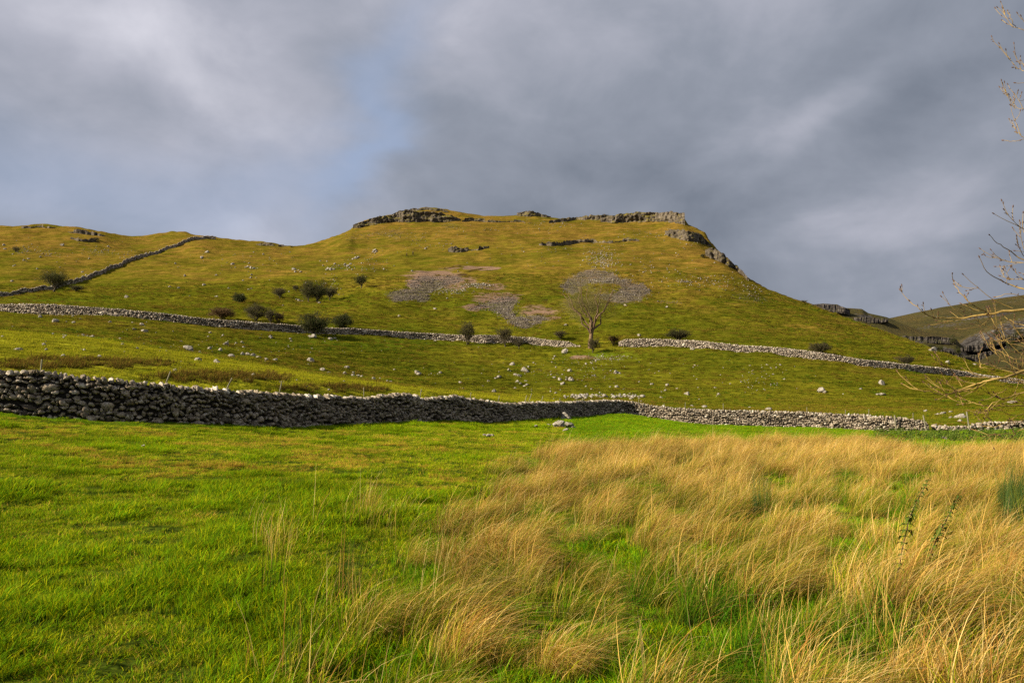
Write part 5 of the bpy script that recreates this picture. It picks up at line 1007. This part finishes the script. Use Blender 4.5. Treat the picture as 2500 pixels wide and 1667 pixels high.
X, Y, S_ = np.concatenate(Xs), np.concatenate(Ys), np.concatenate(Sc); ins, px, py, green, rush = tall_mask(X, Y); r = rng.uniform(0, 1, len(X))
cl = fbm(X / 1.1, Y / 1.1, 101, 3)
idx = rng.integers(0, 4, len(X)); pz = fbm(X / 2.4, Y / 1.5, 111, 3) + .4 * (r - .5) - .8 * sstep(1260, 1130, py) * sstep(1150, 1500, px) + .16 * sstep(1250, 1400, py) - .5 * np.exp(-((px - 2450) / 220) ** 2 - ((py - 1650) / 260) ** 2); idx = np.where((pz > .13) | (rng.uniform(0, 1, len(X)) < .15 * sstep(1120, 1250, py)), rng.integers(12, 15, len(X)), idx); idx = np.where(green + .5 * (r - .5) > .40, rng.integers(4, 7, len(X)), idx); idx = np.where((Gn > .5), np.where(rng.uniform(0, 1, len(X)) < .48, rng.integers(12, 15, len(X)), rng.integers(4, 7, len(X))), idx); idx = np.where(rush > .45, rng.integers(7, 9, len(X)), idx)
soft = inpoly(px + 95 * np.clip((py - 1060) / 500, .1, 1) + 60 * fbm(X / 1.1, Y / 1.1, 171, 3), py, TALL) & (~ins) & (rng.uniform(0, 1, len(X)) < .5); idx = np.where(soft, rng.integers(12, 15, len(X)), idx)
keep = (ins | soft) & ((cl > -.32) | (Y > 22)) & (Y < 61); edge = (~ins) & (~soft) & (Gn < .5) & (px > 620) & (px < 1350) & (py > 1230) & (cl > .12) & (r < .33); idx = np.where(edge, rng.integers(9, 12, len(X)), idx); k = keep | edge
sz = S_ * rng.uniform(.7, 1.15, len(X)) * (1 + .25 * cl)
sz = np.where((py > 1500) & (px > 2200), sz * 1.15, sz)
scatter('tall_grass', 'tall wind-bent tan moor grass filling the right foreground', tall, X[k], Y[k], sz[k], idx[k], Rz[k], .10)
# 4 separate rush tufts
def rush_tuft(x, y, label, seed, n_=60, h=(.3, .75)):
    rr = np.random.default_rng(seed); X, Y, Z = [float(q[0]) for q in hit([x], [y])]
    V, Fq, C = blades(n_, .11, h[0], h[1], .22, .10, .004, 6, rr, col_mix([(.05, .09, .012), (.09, .13, .015), TN2, RST], [4, 3, 1, .8], (.03, .04, .01)), .3)
    o = mesh('rush_tuft', V, [Fq], M_GR, col=C); o.location = (X, Y, Z); tag(o, label, 'rushes', 'rush tufts in the short grass')
rush_tuft(665, 1460, 'thin upright rush tuft in the short grass, leftmost of the three', 1, 26); rush_tuft(850, 1480, 'thick dark rush tuft in the short grass, middle of the three', 2, 95); rush_tuft(730, 1660, 'sparse tan rush tuft at the bottom edge of the short grass', 3, 30, (.35, .7))
# 5 nettles and docks below the wall at right
xs = rb.uniform(2140, 2520, 260); ys = rb.normal(1066, 9, 260); Xw, Yw, Zw = hit(xs, ys); lv = Tubes()
for i in range(len(Xw)):
    if Yw[i] == Yw[i]: c = np.array([Xw[i], Yw[i], Zw[i]]) + rb.normal(size=(34, 3)) * np.array([.14, .14, .10]) + np.array([0, 0, .18]); lv.leaves(c, .055, rb)
o = lv.build('weeds', M_NET, smooth=False); tag(o, 'dark low nettles and docks growing below the wall end at right', 'weeds', kind='stuff')

# ------------------------------------------------------------------ boulder labels, from what each lies nearest to
LM = [('the split boulder below the dark hawthorn', 764, 819), ('the russet hawthorn behind the middle wall', 542, 783), ('the dense dome-shaped bush', 584, 739), ('the large hawthorn clump', 765, 737), ('the two-tiered hawthorn', 881, 704), ('the left-hand scree patch', 1000, 710),
      ('the middle scree patch', 1240, 765), ('the curved scree patch', 1480, 700), ('the foot of the ash tree', 1438, 850), ('the upright hawthorn by the middle wall', 1142, 834), ('the two walkers', 1000, 625), ('the short outcrop high on the hillside', 1145, 610), ('the saddle in the left skyline', 720, 602),
      ('the spreading hawthorn at the diagonal wall', 132, 709), ('the top end of the diagonal wall', 475, 584), ('the scrubby bush high on the far left hill', 39, 617), ('the biggest boulder at mid slope', 1280, 901), ('the lone knobbly boulder at mid slope', 1020, 909), ('the squat boulder in the hollow', 758, 878),
      ('the large rounded boulder on the left slope', 460, 850), ('the flat white slab near the left edge', 48, 851), ('the low line of tumbled stones', 1485, 970), ('the flat-topped hawthorn right of the ash', 1657, 834), ('the big white boulder on the right slope', 2005, 952), ('the dark bush on the right slope', 2004, 863),
      ('the cracked slab by the low wall end', 2342, 1013), ('the trio of rocks by the wall corner', 1380, 1035), ('the gorge in the distance', 2330, 870), ('the middle wall where it meets the left edge', 60, 765), ('the thin rock ledge of the upper hillside', 1440, 592), ('the second leaning post', 386, 920), ('the light post near the dip of the dark wall', 889, 955), ('the small group of stones on the left slope', 212, 820), ('the large boulder right of the cluster', 1504, 908)]
grp = {}
for (o, x, y, wpx, auto) in BO:
    if not auto: continue
    d = [math.hypot((x - a) , (y - b) * 1.8) + (1e6 if abs(x - a) < 3 and abs(y - b) < 3 else 0) for _, a, b in LM]; j = int(np.argmin(d)); nm, a, b = LM[j]
    rel = ('left of' if x < a else 'right of') if abs(x - a) > abs(y - b) * 1.8 else ('above' if y < b else 'below')
    grp.setdefault((nm, rel), []).append((d[j], o, wpx))
ORD = ['nearest', 'second-nearest', 'third-nearest', 'fourth-nearest', 'fifth-nearest', 'sixth-nearest', 'seventh-nearest', 'eighth-nearest', 'ninth-nearest', 'tenth-nearest', 'eleventh-nearest', 'twelfth-nearest', 'thirteenth-nearest', 'fourteenth-nearest', 'fifteenth-nearest', 'sixteenth-nearest', 'seventeenth-nearest', 'eighteenth-nearest', 'nineteenth-nearest', 'twentieth-nearest']
for (nm, rel), L_ in grp.items():
    L_.sort(key=lambda q: q[0])
    for i, (_, o, wpx) in enumerate(L_): o['label'] = f"{'small' if wpx < 9 else 'medium' if wpx < 14 else 'large'} pale boulder {rel} {nm}, " + (f'{ORD[i]} there' if i < 20 else 'farthest there'); o['label'] = ' '.join(o['label'].split()[:16]) if len(o['label'].split()) > 16 else o['label']
